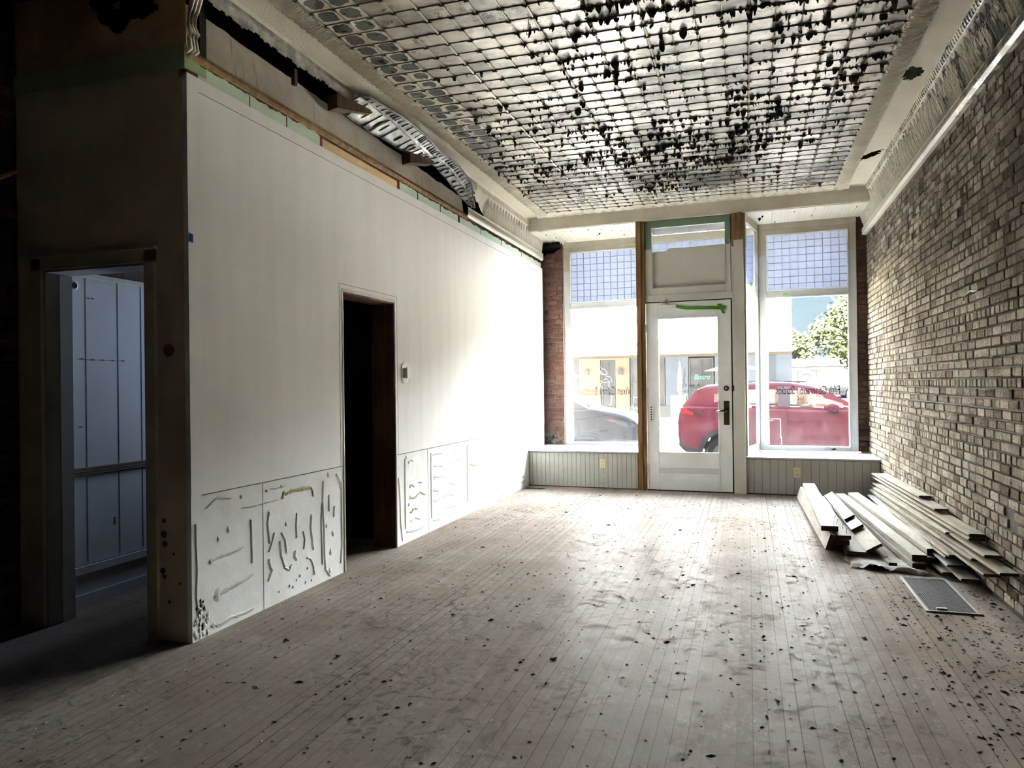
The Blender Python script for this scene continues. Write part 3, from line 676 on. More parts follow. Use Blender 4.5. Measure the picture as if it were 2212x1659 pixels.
# brackets
for i, (y, dep, lab) in enumerate(((4.46, 0.42, 'brown triangular wooden block left of the larger hanging tin piece'), (5.6, 0.42, 'brown triangular wooden block where the two hanging tin pieces meet'))):
    zt = 3.30 if i == 0 else 3.25
    mb = MB(); A_ = [(LX, y, zt), (LX, y, zt - 0.10), (LX + .03, y + dep, zt + 0.0), (LX + 0.03, y + dep, zt + 0.03)]; B_ = [(p[0] + 0.09, p[1] - .03, p[2]) for p in A_]
    mb.add(A_ + B_, [(0, 1, 2, 3), (7, 6, 5, 4), (0, 4, 5, 1), (1, 5, 6, 2), (2, 6, 7, 3), (3, 7, 4, 0)])
    tag(mb.build('wooden_bracket', darkwood), lab, 'bracket', 'blocks under the torn cove')
# hanging tin pieces
def hang(secs, label, seed):
    mb = MB(); rel = MB(); rows = []; S = len(secs); n = 26
    def sec(f):
        k = min(S - 2, int(f * (S - 1))); g = f * (S - 1) - k; g = g * g * (3 - 2 * g)
        return [tuple(a + (b_ - a) * g for a, b_ in zip(p, q)) for p, q in zip(secs[k], secs[k + 1])]
    for i in range(n + 1):
        s_ = sec(i / n); row = []
        for k in range(len(s_) - 1):
            for q in range(3): 
                f = q / 3; row.append(tuple(a + (b_ - a) * f + (0.004 * math.sin(i * 1.1 + k) if j == 2 else 0) for j, (a, b_) in enumerate(zip(s_[k], s_[k + 1]))))
        row.append(s_[-1]); rows.append(row)
    mb.loft(rows)
    t_ = thing('tin_cove_piece', label, 'tin trim', rows[0][0], 'torn tin cove pieces')
    o = mb.build('tin_sheet', silvertin, t_, True); sm = o.modifiers.new('solid', 'SOLIDIFY'); sm.thickness = 0.003
    for i in range(n):   # raised leaf panels on the inner half, eggs on the outer edge band
        if i % 3 == 0:
            s_ = sec(i / n); s2 = sec(min(1, (i + 1.6) / n)); 
            P = [Vector(s_[0]).lerp(Vector(s_[1]), f) for f in (0.05, 0.4, 0.7, 0.95)]; rel.tube([p + Vector((.005, 0, -.006)) for p in P], 0.005, 5)
            P2 = [Vector(s2[0]).lerp(Vector(s2[1]), f) for f in (0.3, 0.6, 0.8)]; rel.tube([p + Vector((.004, 0, -.006)) for p in P2], [0.004, 0.011, 0.004], 6)
        s_ = sec(i / n); P = [Vector(s_[-2]).lerp(Vector(s_[-1]), f) for f in (0.25, 0.8)]; rel.tube([p + Vector((0.003, 0, -.004)) for p in P], [0.007, 0.004], 5)
    for e_ in (1, len(secs[0]) - 1): rel.tube([Vector(sec(i / n)[e_]) + Vector((0, 0, -.003)) for i in range(n + 1)], 0.006, 6)
    rel.build('embossing', silvertin, t_, True)
    return t_
hang([[(-2.700, 4.52, 3.235), (-2.625, 4.72, 3.385), (-2.590, 4.78, 3.405)], [(-2.690, 4.95, 3.215), (-2.590, 5.12, 3.350), (-2.530, 5.20, 3.395)],
      [(-2.660, 5.45, 3.215), (-2.575, 5.55, 3.300), (-2.500, 5.62, 3.370)], [(-2.640, 5.80, 3.260), (-2.590, 5.86, 3.285), (-2.530, 5.93, 3.345)]], 'long bent piece of silver embossed tin cove hanging below the stippled strip, the larger', 1)
hang([[(-2.660, 5.84, 3.300), (-2.610, 5.95, 3.340), (-2.560, 6.00, 3.370)], [(-2.650, 6.20, 3.250), (-2.590, 6.30, 3.300), (-2.520, 6.35, 3.345)],
      [(-2.640, 6.55, 3.165), (-2.585, 6.65, 3.210), (-2.510, 6.66, 3.260)], [(-2.625, 6.86, 3.090), (-2.600, 6.90, 3.080), (-2.575, 6.92, 3.075)]], 'shorter torn piece of silver tin cove with a pointed lower end', 2)
tag(MB().box((LX + .01, 4.02, 3.21), (LX + .035, 4.05, 3.31)).build('wood_stick', darkwood), 'short dark stick hanging from the gap above the plaster band', 'stick')
# hooks hanging from the ceiling
for i, (x, y, lab) in enumerate(((-1.20, 4.15, 'thin dark wire hook with a ring, nearest the camera on the ceiling'), (-1.516, 8.38, 'thin wire hook low on the ceiling near the left window'), (-0.301, 8.316, 'thin wire hook above the front door'), (-1.42, 7.28, 'thin wire hook among flakes left of the door'))):
    mb = MB(); l = 0.10 if i == 0 else 0.07
    mb.tube([(x, y, CZ), (x + .004, y, CZ - l * .5), (x - .003, y, CZ - l)], 0.0022, 5)
    mb.tube([(x + 0.010 * math.cos(a * PI / 5), y, CZ - l - 0.011 + 0.010 * math.sin(a * PI / 5)) for a in range(11)], 0.0022, 5)
    tag(mb.build('wire_hook', bronze), lab, 'hook', 'wire hooks on the ceiling')

# --- dark return wall at the left with the open doorway
YD = 3.114
mb = MB()
for x0, x1, z0, z1 in ((-3.92, -3.767, 0, 2.95), (-2.953, LX - 0.031, 0, 2.95), (-3.767, -2.953, 2.03, 2.95)): mb.box((x0, YD, z0), (x1, YD + 0.15, z1))
struct(mb.build('wall_return', darkplaster), 'dark wall with the side doorway')
struct(MB().box((-3.92, YD - 0.012, 2.95), (LX - .001, YD + 0.15, 3.075)).build('trim_13', M('dark_green_strip', (0.26, 0.33, 0.17), 0.8)), 'dark green strip')
mb = MB()
n = 130
for i in range(n):
    for k in range(40):
        x0 = -3.92 + (LX + 3.92) * i / n; x1 = -3.92 + (LX + 3.92) * (i + 1) / n; z0 = 3.075 + 0.40 * k / 40; z1 = z0 + 0.40 / 40; xc, zc = (x0 + x1) / 2, (z0 + z1) / 2
        if ((xc + 3.12) / 0.22) ** 2 + ((zc - 3.42) / 0.22) ** 2 + 1.3 * nz(xc * 9, zc * 9) < 0.8: continue
        mb.quad((x0, YD, z0), (x1, YD, z0), (x1, YD, z1), (x0, YD, z1))
struct(mb.build('wall_papered', wallpaper), 'brown papered plaster with a torn black hole')
struct(MB().box((-3.92, YD + 0.1, 3.0), (LX, YD + .15, CZ + .7)).build('wall_void', black))
# casing and jambs of the side doorway
mb = MB()
mb.box((-3.767, YD - 0.022, 0), (-3.704, YD + 0.005, 2.03)); mb.box((-2.993, YD - 0.022, 0), (-2.93, YD + .005, 2.03)); mb.box((-3.767, YD - 0.022, 1.968), (-2.93, YD + .005, 2.035))
mb.box((-3.775, YD - 0.032, 2.035), (-2.92, YD + .005, 2.05))
dr = struct(mb.build('door_3', M('side_casing', (0.55, 0.47, 0.36), 0.6)), 'cased open doorway in the dark wall')
mb = MB(); mb.box((-3.710, YD + 0.0, 0), (-3.690, YD + 0.16, 1.968)); mb.box((-2.995, YD, 0), (-2.975, YD + .16, 1.968)); mb.box((-3.70, YD, 1.955), (-2.99, YD + .16, 1.975)); mb.box((-3.69, YD + .08, 0), (-3.68, YD + .16, 1.95))
mb.build('jamb', M('side_jamb', (0.42, 0.42, 0.38), 0.5), dr)
tag(MB().lathe([(0.034, 0), (0.034, 0.004), (0.022, 0.006)], 20, (-2.855, YD, 1.505), (0, -1, 0)).build('round_cover', M('brick_red', (0.16, 0.06, 0.04), 0.7)), 'round reddish patch on the dark wall beside the side doorway', 'round patch')
mb = MB(); [mb.lathe([(rr, 0), (rr, 0.002)], 10, (x, YD, z), (0, -1, 0)) for x, z, rr in ((-2.90, 0.55, .02), (-2.895, 0.50, .018), (-2.91, 0.36, .017), (-2.90, .33, .014), (-2.87, .2, .01), (-2.84, .45, .008), (-2.80, .3, .008), (-2.90, .62, .014))]
mb.build('adhesive_smear', M('dim_glue', (0.09, 0.06, 0.035), 0.8), bpy.data.objects['wall_return'])
# side room
SX = -3.831
mb = MB(); mb.box((SX - 0.05, YD + .15, 0), (SX, 9.0, 1.99)); sw = struct(mb.build('wall_side', sidewhite), 'pale blue grey panelled wall seen through the side doorway')
mb = MB()
mb.box((SX, 3.27, 0.792), (SX + 0.012, 9, 0.812)); mb.box((SX, 3.27, 0.825), (SX + 0.02, 9, 0.836)); mb.build('chair_rail', M('chair_rail', (0.16, 0.12, 0.08), 0.7), sw)
MB().box((SX, 3.27, 0.812), (SX + 0.014, 9, 0.826)).build('rail_cap', sidewhite, sw)
mb = MB(); mb.box((SX, 3.27, 0.20), (SX + 0.022, 9, 0.245)); mb.box((SX, 3.27, 0.0), (SX + .014, 9, .075)); mb.build('base_rail', sidewhite, sw)
mb = MB(); mb.box((SX, 3.27, 0.245), (SX + 0.006, 9, 0.250)); 
for y in (3.50, 3.74, 3.93): mb.box((SX, y, 0.26), (SX + 0.0010, y + 0.0015, 1.99))
for y, z in ((3.47, 1.49), (3.55, 1.485), (3.62, 1.485), (3.70, 1.485), (3.78, 1.485), (3.52, 1.86), (3.55, 1.86), (3.46, 1.08)): mb.box((SX, y, z), (SX + .0015, y + .008, z + .008))
mb.box((SX, 3.45, 1.488), (SX + .001, 3.8, 1.490)); mb.box((SX, 3.70, 0.45), (SX + .001, 3.708, .50)); mb.build('seam', M('grey_seam', (.12, .12, .13), .8), sw)
MB().box((SX, 3.27, 1.985), (SX + 0.03, 9, 2.01)).build('top_rail', cream, sw)
mb = MB(); mb.lathe([(0.028, 0), (0.028, 0.004), (0.02, 0.006), (0.018, 0.0)], 16, (SX, 3.42, 1.93), (1, 0, 0)); mb.build('pipe_hole', chiplight, sw); MB().lathe([(0.018, 0), (0.018, 0.007)], 14, (SX, 3.42, 1.93), (1, 0, 0)).build('pipe_hole', black, sw)
struct(MB().box((SX - .3, YD + .15, 1.99), (SX - .05, 9, 3.0)).build('wall_side_upper', darkwood))
struct(MB().box((SX - .3, YD + .15, 3.0), (LX - .15, 9, 3.05)).build('ceiling_side', darkwood))
tag(MB().box((-3.45, 4.22, 0.0), (-3.25, 4.34, 0.03)).build('wood_offcut', boardm), 'pale wood scrap on the side room floor', 'wood scrap')
# far-left dark brick wall, back walls
def brick_wall(mb, org, ud, nd, length, height, mat_rows=0.061, bl=0.2, skip=None, rnd=None, header=7, depth=0.02, jit=0.004, z0=0.0):
    """individual bricks laid on a plane: org, unit dir along, outward normal"""
    rnd = rnd or R; U = Vector(ud); Nn = Vector(nd); O = Vector(org); row = 0; z = z0
    while z < height - 0.02:
        hd = header and row % header == header - 1; L = bl * 0.5 if hd else bl
        u = -rnd.random() * L; rh = mat_rows
        while u < length:
            l = L * rnd.uniform(0.9, 1.08); a = max(u, 0) + 0.004 + rnd.random() * .003; b_ = min(u + l, length) - 0.004 - rnd.random() * .003
            if b_ - a > 0.02 and not (skip and skip(a, b_, z, z + rh)):
                g = 0.0045; z0_, z1_ = z + g + rnd.random() * .002, z + rh - g - rnd.random() * .003; pr = depth + rnd.uniform(-jit, jit)
                tl = rnd.uniform(-jit, jit) * .6; ch = 0.0035
                def P(uu, zz, dd): return O + U * uu + Vector((0, 0, zz)) + Nn * dd
                vs = [P(a, z0_, 0), P(b_, z0_, 0), P(b_, z1_, 0), P(a, z1_, 0), P(a, z0_, pr - .003), P(b_, z0_, pr - .003 + tl), P(b_, z1_, pr - .003 + tl), P(a, z1_, pr - .003),
                      P(a + ch + rnd.random() * .004, z0_ + ch, pr), P(b_ - ch - rnd.random() * .004, z0_ + ch + rnd.random() * .003, pr + tl), P(b_ - ch, z1_ - ch - rnd.random() * .003, pr + tl), P(a + ch + rnd.random() * .003, z1_ - ch, pr)]
                mb.add(vs, [(0, 1, 5, 4), (1, 2, 6, 5), (2, 3, 7, 6), (3, 0, 4, 7), (4, 5, 9, 8), (5, 6, 10, 9), (6, 7, 11, 10), (7, 4, 8, 11), (8, 9, 10, 11)])
            u += l
        z += rh; row += 1
def skipR(a, b_, z0, z1):
    y = -1 + (a + b_) / 2; zc = (z0 + z1) / 2
    return (abs(y - 5.74) < .06 and abs(zc - 2.43) < .035) or (abs(y - 8.03) < .06 and abs(zc - 2.46) < .035) or (nz(y * 2.0, zc * 2.0, 7) > 0.62 and nz(y * 9, zc * 14, 3) > 0.1)
mb = MB(); brick_wall(mb, (RX + 0.022, -1, 0), (0, 1, 0), (-1, 0, 0), 11.0, 3.10, bl=0.165, skip=skipR, z0=0.03)
bwall = struct(mb.build('wall_right', brickm), 'old brick wall with worn whitewash')
MB().box((RX + 0.014, -7, 0), (RX + 0.3, 10.05, 4.2)).build('mortar_bed', mortar, bwall)
mb = MB()   # gap course and lumps of mortar
mb.box((RX - 0.003, 4.2, 1.128), (RX + 0.012, 7.3, 1.138)); mb.build('open_joint', black, bwall)
mb = MB()
for _ in range(420):
    y = R.uniform(3.5, 9.8); k = R.randint(1, 48); z = 0.03 + k * 0.061 + R.uniform(-.006, .006)
    if nz(y * 1.2, z * 1.5, 2) < -0.05: continue
    l = R.uniform(.02, .14); mb.tube([(RX + .001, y, z), (RX - R.uniform(0, .008), y + l / 2, z + R.uniform(-.004, .004)), (RX + .001, y + l, z)], [.003, R.uniform(.004, .009), .003], 5)
mb.build('mortar_lump', mortarpale, bwall)
tag(MB().tube([(RX, 5.62, 1.83), (RX - .02, 5.55, 1.85), (RX - .012, 5.42, 1.87), (RX, 5.3, 1.86)], 0.006, 6).build('wire_stub', greytin), 'short bent wire sticking out of the brick wall', 'wire')
mb = MB(); brick_wall(mb, (-3.90, -2, 0), (0, 1, 0), (1, 0, 0), 5.1, 3.3, skip=None); fw_ = struct(mb.build('wall_far_left', darkbrick), 'dark brick wall at the far left')
MB().box((-4.2, -7, 0), (-3.895, 3.114, 4.2)).build('mortar_bed', boardend, fw_)
struct(MB().box((-4.2, -7.2, 0), (1.7, -7.0, 4.2)).build('wall_back', M('back_wall', (0.50, 0.43, 0.34), 0.8)))
struct(MB().box((-4.2, 3.114, 0), (-3.86 - .25, 10.0, 4.2)).build('wall_outer', black))
tag(MB().tube([(-3.86, 2.9, 2.40), (-3.85, 2.95, 2.44), (-3.86, 3.08, 2.52)], 0.012, 6).build('wood_lath', newwood), 'pale broken lath on the dark brick wall at the far left', 'lath')
struct(MB().box((-4.4, -7, CZ + .002), (CX0 - .03, 3.1, CZ + .05)).build('ceiling_dark', darkwood))

# ================================================================== STREET FRONT
def fbox(mb, u0, u1, v0, v1, z0, z1): return mb.box((u0, v0, z0), (u1, v1, z1), FR)
def two_tone(name, low, high, z0, amp=0.01):
    mt, t, bs = new_mat(name); g = N(t, 'ShaderNodeNewGeometry'); sp3 = N(t, 'ShaderNodeSeparateXYZ'); t.links.new(g.outputs['Position'], sp3.inputs[0])
    v = pos(t); zz = mth(t, 'MULTIPLY_ADD', noise_fac(t, v, 9, 3, .3, .7), amp, sp3.outputs[2])
    a = mixc(t, noise_fac(t, v, 4, 4, .35, .7), low, tuple(q * 0.88 for q in low)); b_ = mixc(t, noise_fac(t, v, 5, 4, .35, .7), high, tuple(q * .85 for q in high))
    t.links.new(mixc(t, mth(t, 'GREATER_THAN', zz, z0), a, b_), bs.inputs['Base Color']); bs.inputs['Roughness'].default_value = 0.42
    return mt
frame_tt = two_tone('window_frame_paint', (0.46, 0.47, 0.465), (0.42, 0.375, 0.29), 2.90, 0.02)
trans_tt = two_tone('transom_paint', (0.64, 0.63, 0.57), (0.17, 0.23, 0.17), 2.945, 0.006)
# header beam fascia, soffits of the two bays
mb = MB(); fbox(mb, -2.76, 1.40, -0.006, 0.03, 3.292, CZ + 0.02); struct(mb.build('trim_14', creamtin), 'plain cream fascia above the street front')
mb = MB(); fbox(mb, -2.76, 1.42, -.02, -0.006, 3.292, 3.305); struct(mb.build('trim_15', creamtin))
mb = MB(); fbox(mb, -2.78, -1.19, 0.0, 1.0, 3.292, 3.31); fbox(mb, -0.05, 1.42, 0.0, 0.9, 3.292, 3.31)
sf = struct(mb.build('ceiling_bay', soffm), 'pressed tin soffits over the window bays')
mb = MB()
for i in range(15): u = -2.68 + i * 0.095; mb.tube([FR((u, 0.04, 3.292)), FR((u, 0.90, 3.292))], .003, 4)
for i in range(13): u = 0.10 + i * 0.095; mb.tube([FR((u, 0.04, 3.292)), FR((u, 0.74, 3.292))], .003, 4)
mb.build('ceiling_rib', creamtin, sf)
mb = MB()
for _ in range(26):
    u = R.choice((R.uniform(-2.6, -1.4), R.uniform(0.1, 1.3))); v_ = R.uniform(.1, .7); wd = R.uniform(.004, .016) * (2.5 if R.random() < .12 else 1)
    mb.loft([[FR((u, v_, 3.29)), FR((u + wd, v_, 3.29))], [FR((u + .004, v_ + .004, 3.29 - wd * .5)), FR((u + wd, v_ - .003, 3.29 - wd * .6))], [FR((u + wd * .3, v_, 3.288 - wd)), FR((u + wd * .6, v_, 3.288 - wd))]])
mb.build('paint_curl', chipdark, sf)
# exterior shell of the building front
mb = MB(); fbox(mb, -4.4, 2.2, 1.0, 1.35, 3.33, 6.3); fbox(mb, -4.4, -2.455, 0.98, 1.3, -0.3, 3.4); fbox(mb, 1.30, 2.2, 0.86, 1.3, -.3, 3.4); fbox(mb, -4.4, 2.2, 0.03, 1.05, CZ + .1, CZ + .9)
fbox(mb, -2.46, -1.30, 1.0, 1.2, -.3, .40); fbox(mb, .1, 1.31, .86, 1.1, -.3, .42)
fbox(mb, -18, -4.4, 1.0, 1.35, -.3, 6.3); fbox(mb, 2.2, 12, 1.0, 1.35, -.3, 6.3)  # unseen side wings, added to widen the shade over the cars
struct(mb.build('wall_front', M('front_brick', (0.25, 0.14, 0.10), 0.8)), 'street front masonry')
struct(MB().box((-18, -7, 4.3), (12, 9.6, 6.3)).build('sun_block_mass', black))  # unseen mass added to keep the sun off the parked cars
# brick piers either side
def pier(u0, u1, v, z0, z1, mat, name):
    mb = MB(); o = Vector(FR((u0, v, 0))); brick_wall(mb, (o.x, o.y, 0), tuple(FE), tuple(-FN), u1 - u0, z1, z0=z0, header=0, mat_rows=0.066, depth=0.012)
    w_ = struct(mb.build(name, mat)); m2_ = MB(); fbox(m2_, u0, u1, v - .002, v + 0.1, z0, z1); m2_.build('mortar_bed', mortarpale if mat is redbrick else boardend, w_); return w_
pier(-2.76, -2.47, 0.94, 0.45, 3.29, redbrick, 'wall_pier_left'); pier(1.262, 1.40, 0.80, 0.45, 3.29, darkbrick, 'wall_pier_right')
# black plastic stuffed in the top left corner
mb = MB(); rows = []
for i in range(9):
    f = i / 8; row = []
    for k in range(7):
        g = k / 6; row.append(FR((-2.74 + 0.27 * f + 0.02 * nz(i * 3, k * 2), 0.80 + 0.10 * nz(i * .9, k * .8) - 0.03 * math.sin(g * 7), 3.285 - 0.20 * g * (1 - .45 * f) + 0.02 * nz(i, k, 5))))
    rows.append(row)
mb.loft(rows); o = mb.build('plastic_sheet', M('black_plastic', (0.012, 0.013, 0.014), 0.3), None, True); tag(o, 'crumpled black plastic stuffed above the brick pier left of the window', 'plastic sheet')
tag(MB().tube([FR((-2.462, .93, .46)), FR((-2.462, .925, 2.0)), FR((-2.46, .93, 3.2))], 0.012, 6).build('caulk_bead', M('pink_caulk', (0.42, 0.30, 0.27), 0.8)), 'pinkish filler strip between the brick pier and left window', 'filler strip')
mb = MB()
for cu_, cz_, ru, rz, dd in ((-2.64, .50, .10, .045, .922), (-2.66, .57, .05, .06, .918), (-2.60, .53, .05, .05, .914)):
    ring = [FR((cu_ + ru * math.cos(a * PI / 10) * R.uniform(.7, 1.1), dd + .004, cz_ + rz * math.sin(a * PI / 10) * R.uniform(.7, 1.1))) for a in range(20)]
    mb.add([FR((cu_, dd - .006, cz_))] + ring, [(0, 1 + (k + 1) % 20, 1 + k) for k in range(20)])
mb.build('plaster_patch', M('patch_grey', (.20, .18, .15), .9, var=(.03, .025, .02), vscale=18), bpy.data.objects['wall_pier_left'])

# windows
def frame(mb, u0, u1, v, z0, z1, wl_, wr_, wt_, wb_, d=0.05):
    fbox(mb, u0, u0 + wl_, v, v + d, z0, z1); fbox(mb, u1 - wr_, u1, v, v + d, z0, z1); fbox(mb, u0 + wl_, u1 - wr_, v, v + d, z1 - wt_, z1); fbox(mb, u0 + wl_, u1 - wr_, v, v + d, z0, z0 + wb_)
def leadgrid(mb, u0, u1, v, z0, z1, nu, nzz, r=0.0022, slope=0.0):
    for i in range(1, nu): u = u0 + (u1 - u0) * i / nu; mb.box((u - r, v - .004, z0), (u + r, v + .004, z1), FR)
    for i in range(1, nzz): z = z0 + (z1 - z0) * i / nzz; mb.box((u0, v - .004, z - r), (u1, v + .004, z + r), FR)
for nm, u0, u1, v, wl_, wr_, g0, g1_ in (('window_1', -2.455, -1.36, 0.93, 0.092, 0.05, -2.363, -1.41), ('window_2', 0.126, 1.262, 0.785, 0.105, 0.09, 0.231, 1.172)):
    mb = MB(); frame(mb, u0, u1, v, 0.45, 3.262, wl_, wr_, 0.112, 0.045); fbox(mb, u0 + wl_, u1 - wr_, v, v + .05, 2.365, 2.44)
    fbox(mb, u0 - .0, u1, v - .02, v + .01, 3.215, 3.29)     # crown
    w1 = struct(mb.build(nm, frame_tt, None, False, 0.003), 'shop window with leaded transom')
    mb = MB()   # inner stop beads
    for a, b_, z0, z1 in ((g0, g1_, 0.495, 2.365), (g0, g1_, 2.44, 3.15)):
        e_ = 0.014; fbox(mb, a, a + e_, v - .012, v, z0, z1); fbox(mb, b_ - e_, b_, v - .012, v, z0, z1); fbox(mb, a, b_, v - .012, v, z1 - e_, z1); fbox(mb, a, b_, v - .012, v, z0, z0 + e_)
    mb.build('window_bead', white, w1)
    mb = MB(); fbox(mb, g0, g1_, v + .022, v + .026, 0.49, 2.37); mb.build('window_pane', winglass, w1)
    mb = MB(); fbox(mb, g0, g1_, v + .022, v + .028, 2.435, 3.155); mb.build('transom_pane', prismglass, w1)
    mb = MB(); leadgrid(mb, g0, g1_, v + .02, 2.44, 3.15, 10, 8); mb.build('lead_grid', M('lead', (0.10, 0.10, 0.11), 0.6), w1)
# side glazing of the right bay, and of the left bay (behind the stud)
def side_glaze(ua, va, ub, vb, nm):
    A = Vector(FR((ua, va, 0))); B = Vector(FR((ub, vb, 0))); d = (B - A); L = d.length; d.normalize(); n_ = Vector((-d.y, d.x, 0))
    def SF(p): q = A + d * p[0] + n_ * p[1]; return (q.x, q.y, p[2])
    mb = MB()
    for a, b_ in ((0, .06), (L - .06, L)): mb.box((a, -.02, .44), (b_, .02, 3.29), SF)
    for z0, z1 in ((.44, .53), (2.36, 2.46), (3.2, 3.29)): mb.box((.06, -.02, z0), (L - .06, .02, z1), SF)
    o = struct(mb.build(nm, frame_tt), 'narrow side glazing of the window bay')
    MB().box((.06, -.003, .53), (L - .06, .003, 2.36), SF).build('window_pane', winglass, o)
    MB().box((.06, -.003, 2.46), (L - .06, .003, 3.2), SF).build('transom_pane', glass_mat('frosted_side_glass', .025, 0, (.72, .76, .85)), o)
side_glaze(-0.035, 0.03, 0.12, 0.80, 'window_3'); side_glaze(-1.21, 0.10, -1.37, 0.93, 'window_4')

# platforms under the windows
def platform(u0, u1, vback, zt, bwid, lab, grp):
    t_ = thing('window_platform', lab, 'window platform', FR(((u0 + u1) / 2, 0.3, 0)), grp)
    mb = MB(); fbox(mb, u0 - .0, u1, -0.022, vback, zt - 0.022, zt); mb.build('platform_top', M('platform_top_paint', (0.36, 0.37, 0.38), 0.5, var=(0.28, 0.28, 0.27), vscale=7, lo=.5, hi=.7), t_, False, 0.003)
    mb = MB(); n = int((u1 - u0) / bwid) + 1
    for i in range(n):
        a = u0 + i * bwid; b_ = min(u1, a + bwid - 0.004)
        if b_ > a: fbox(mb, a, b_, R.uniform(0, .0015), .02, .012, zt - .022)
    mb.build('beadboard', M('beadboard_paint', (0.42, 0.41, 0.37), 0.6, var=(0.38, 0.36, 0.32), vscale=4, spec=.1), t_)
    mb = MB(); fbox(mb, u0, u1, .006, .025, 0.0, zt - .02); fbox(mb, u1 - .01, u1, .0, vback, 0, zt - .02); mb.build('backing', boardend, t_)
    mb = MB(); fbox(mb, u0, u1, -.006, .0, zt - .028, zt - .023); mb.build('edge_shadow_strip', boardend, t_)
platform(-2.735, -1.302, 0.95, 0.465, 0.0585, 'low white beadboard platform below the left shop window', 'window platforms')
platform(-0.035, 1.385, 0.80, 0.435, 0.088, 'low cream beadboard platform below the right shop window', 'window platforms')
mb = MB()
for _ in range(46):
    u = R.uniform(.2, 1.3); v_ = R.uniform(.25, .76); a = R.random() * 3; l = R.uniform(.004, .02); x = FR((u, v_, .4355))
    mb.add([(x[0] - l * math.cos(a), x[1] - l * math.sin(a), x[2]), (x[0] + l * math.cos(a), x[1] + l * math.sin(a), x[2]), (x[0], x[1] + l * .4, x[2] + l * .3)], [(0, 1, 2)])
stuff(mb.build('paint_chips', chipdark), 'small dark paint chips scattered on the right window platform', 'paint chips')

# studs / casings by the door
mb = MB(); fbox(mb, -1.298, -1.240, -0.035, 0.09, 0.0, 3.29); fbox(mb, -1.238, -1.192, -0.020, 0.09, 0.0, 3.285)
tag(mb.build('wooden_post', studm, None, False, 0.002), 'bare brown wooden stud running floor to ceiling left of the front door', 'post', 'bare studs by the door')
mb = MB(); fbox(mb, -0.168, -0.112, -0.020, .08, 2.9, 3.295); fbox(mb, -0.110, -0.046, -0.030, .08, 2.9, 3.295)
tag(mb.build('wooden_post', studm, None, False, 0.002), 'short length of bare brown stud right of the green transom', 'post', 'bare studs by the door')
mb = MB(); fbox(mb, -0.200, -0.150, 0.058, .10, 0, 3.29); fbox(mb, -0.173, -0.148, -0.012, .10, 0, 2.975); fbox(mb, -0.148, -0.034, -0.032, .06, 0, 2.975); fbox(mb, -.044, -.034, -.036, .06, 0.0, 2.975)
struct(mb.build('trim_16', M('door_casing_paint', (0.58, 0.56, 0.50), 0.45, var=(0.53, 0.50, 0.44), vscale=4), None, False, .003), 'cream casing right of the front door')
mb = MB(); fbox(mb, -1.192, -0.170, 0.0, .08, 2.297, 2.380); struct(mb.build('trim_17', M('door_casing_paint', (0.47, 0.45, 0.39)), None, False, .003), 'head rail over the front door')
# transom sash
tr_ = MB(); frame(tr_, -1.192, -0.180, 0.012, 2.378, 3.285, .082, .066, .085, .09, .045); tr_ = struct(tr_.build('window_5', trans_tt, None, False, .004), 'transom over the door, upper part green')
mb = MB(); e_ = .012
fbox(mb, -1.112, -1.10, 0, .014, 2.46, 2.94); fbox(mb, -.258, -.246, 0, .014, 2.46, 2.94); fbox(mb, -1.11, -.246, 0, .014, 2.46, 2.472); mb.build('window_bead', cream, tr_)
n = 44; top = []; bot = []
for i in range(n + 1):
    u = -1.108 + .86 * i / n; zz = 2.935 + 0.012 * (u + 1.1) / .86 + (0.012 * nz(u * 14, 2) - (.025 if u < -0.93 else 0)) * (1 if u < -.75 else .15)
    top.append(FR((u, .03, zz))); bot.append(FR((u, .03, 2.465)))
MB().loft([top, bot]).build('painted_panel', M('transom_panel', (0.60, 0.585, 0.53), 0.4, var=(0.56, .54, .48), vscale=3), tr_)
mb = MB(); fbox(mb, -1.11, -.246, .034, .038, 2.46, 3.2); mb.build('window_pane', glass_mat('transom_glass', 0.01, 0.06), tr_)

# front door
dr = thing('door_1', 'white wooden front door with a tall glass pane and brass hardware', 'door', FR((-0.69, .02, 0)))
dr['kind'] = 'structure'
mb = MB(); DV = 0.004
frame(mb, -1.186, -0.186, DV, 0.012, 2.286, .142, .150, .196, .453, .044)
doorp = M('door_paint', (0.80, 0.81, 0.80), 0.38, var=(0.72, 0.72, 0.69), vscale=3)
lf = mb.build('door_leaf', doorp, dr, False, .003)
mb = MB(); fbox(mb, -1.044, -.336, DV + .02, DV + .024, .46, 2.095); mb.build('door_pane', doorglass, dr)
mb = MB(); e_ = .016
for a, b_, z0, z1 in ((-1.052, -.328, .457, 2.10), (-1.06, -.33, .195, .30)):
    fbox(mb, a, a + e_, DV - .007, DV + .006, z0, z1); fbox(mb, b_ - e_, b_, DV - .007, DV + .006, z0, z1); fbox(mb, a, b_, DV - .007, DV + .006, z1 - e_, z1); fbox(mb, a, b_, DV - .007, DV + .006, z0, z0 + e_)
mb.build('moulding', doorp, dr, False, .002)
mb = MB(); fbox(mb, -1.044, -.346, DV - .001, DV + .003, .211, .284); mb.build('lower_panel', M('door_panel_shade', (0.60, 0.60, 0.57), .5), dr)
mb = MB(); fbox(mb, -0.187, -0.172, .002, .05, 0, 2.297); fbox(mb, -1.19, -.18, .004, .05, 2.286, 2.297); fbox(mb, -1.19, -.18, .0, .06, 0.0, .012); mb.build('gap_strip', black, dr)
mb = MB(); fbox(mb, -.281, -.217, DV - .004, DV, .804, 1.088); pl = mb.build('lock_plate', bronze, dr, False, .001)
o_ = FR((-.252, DV - .004, .975)); MB().lathe([(.036, 0), (.036, .008), (.024, .014), (.016, .03), (.018, .045), (.006, .05)], 20, o_, tuple(-FN)).build('rose', bronze, dr, True)
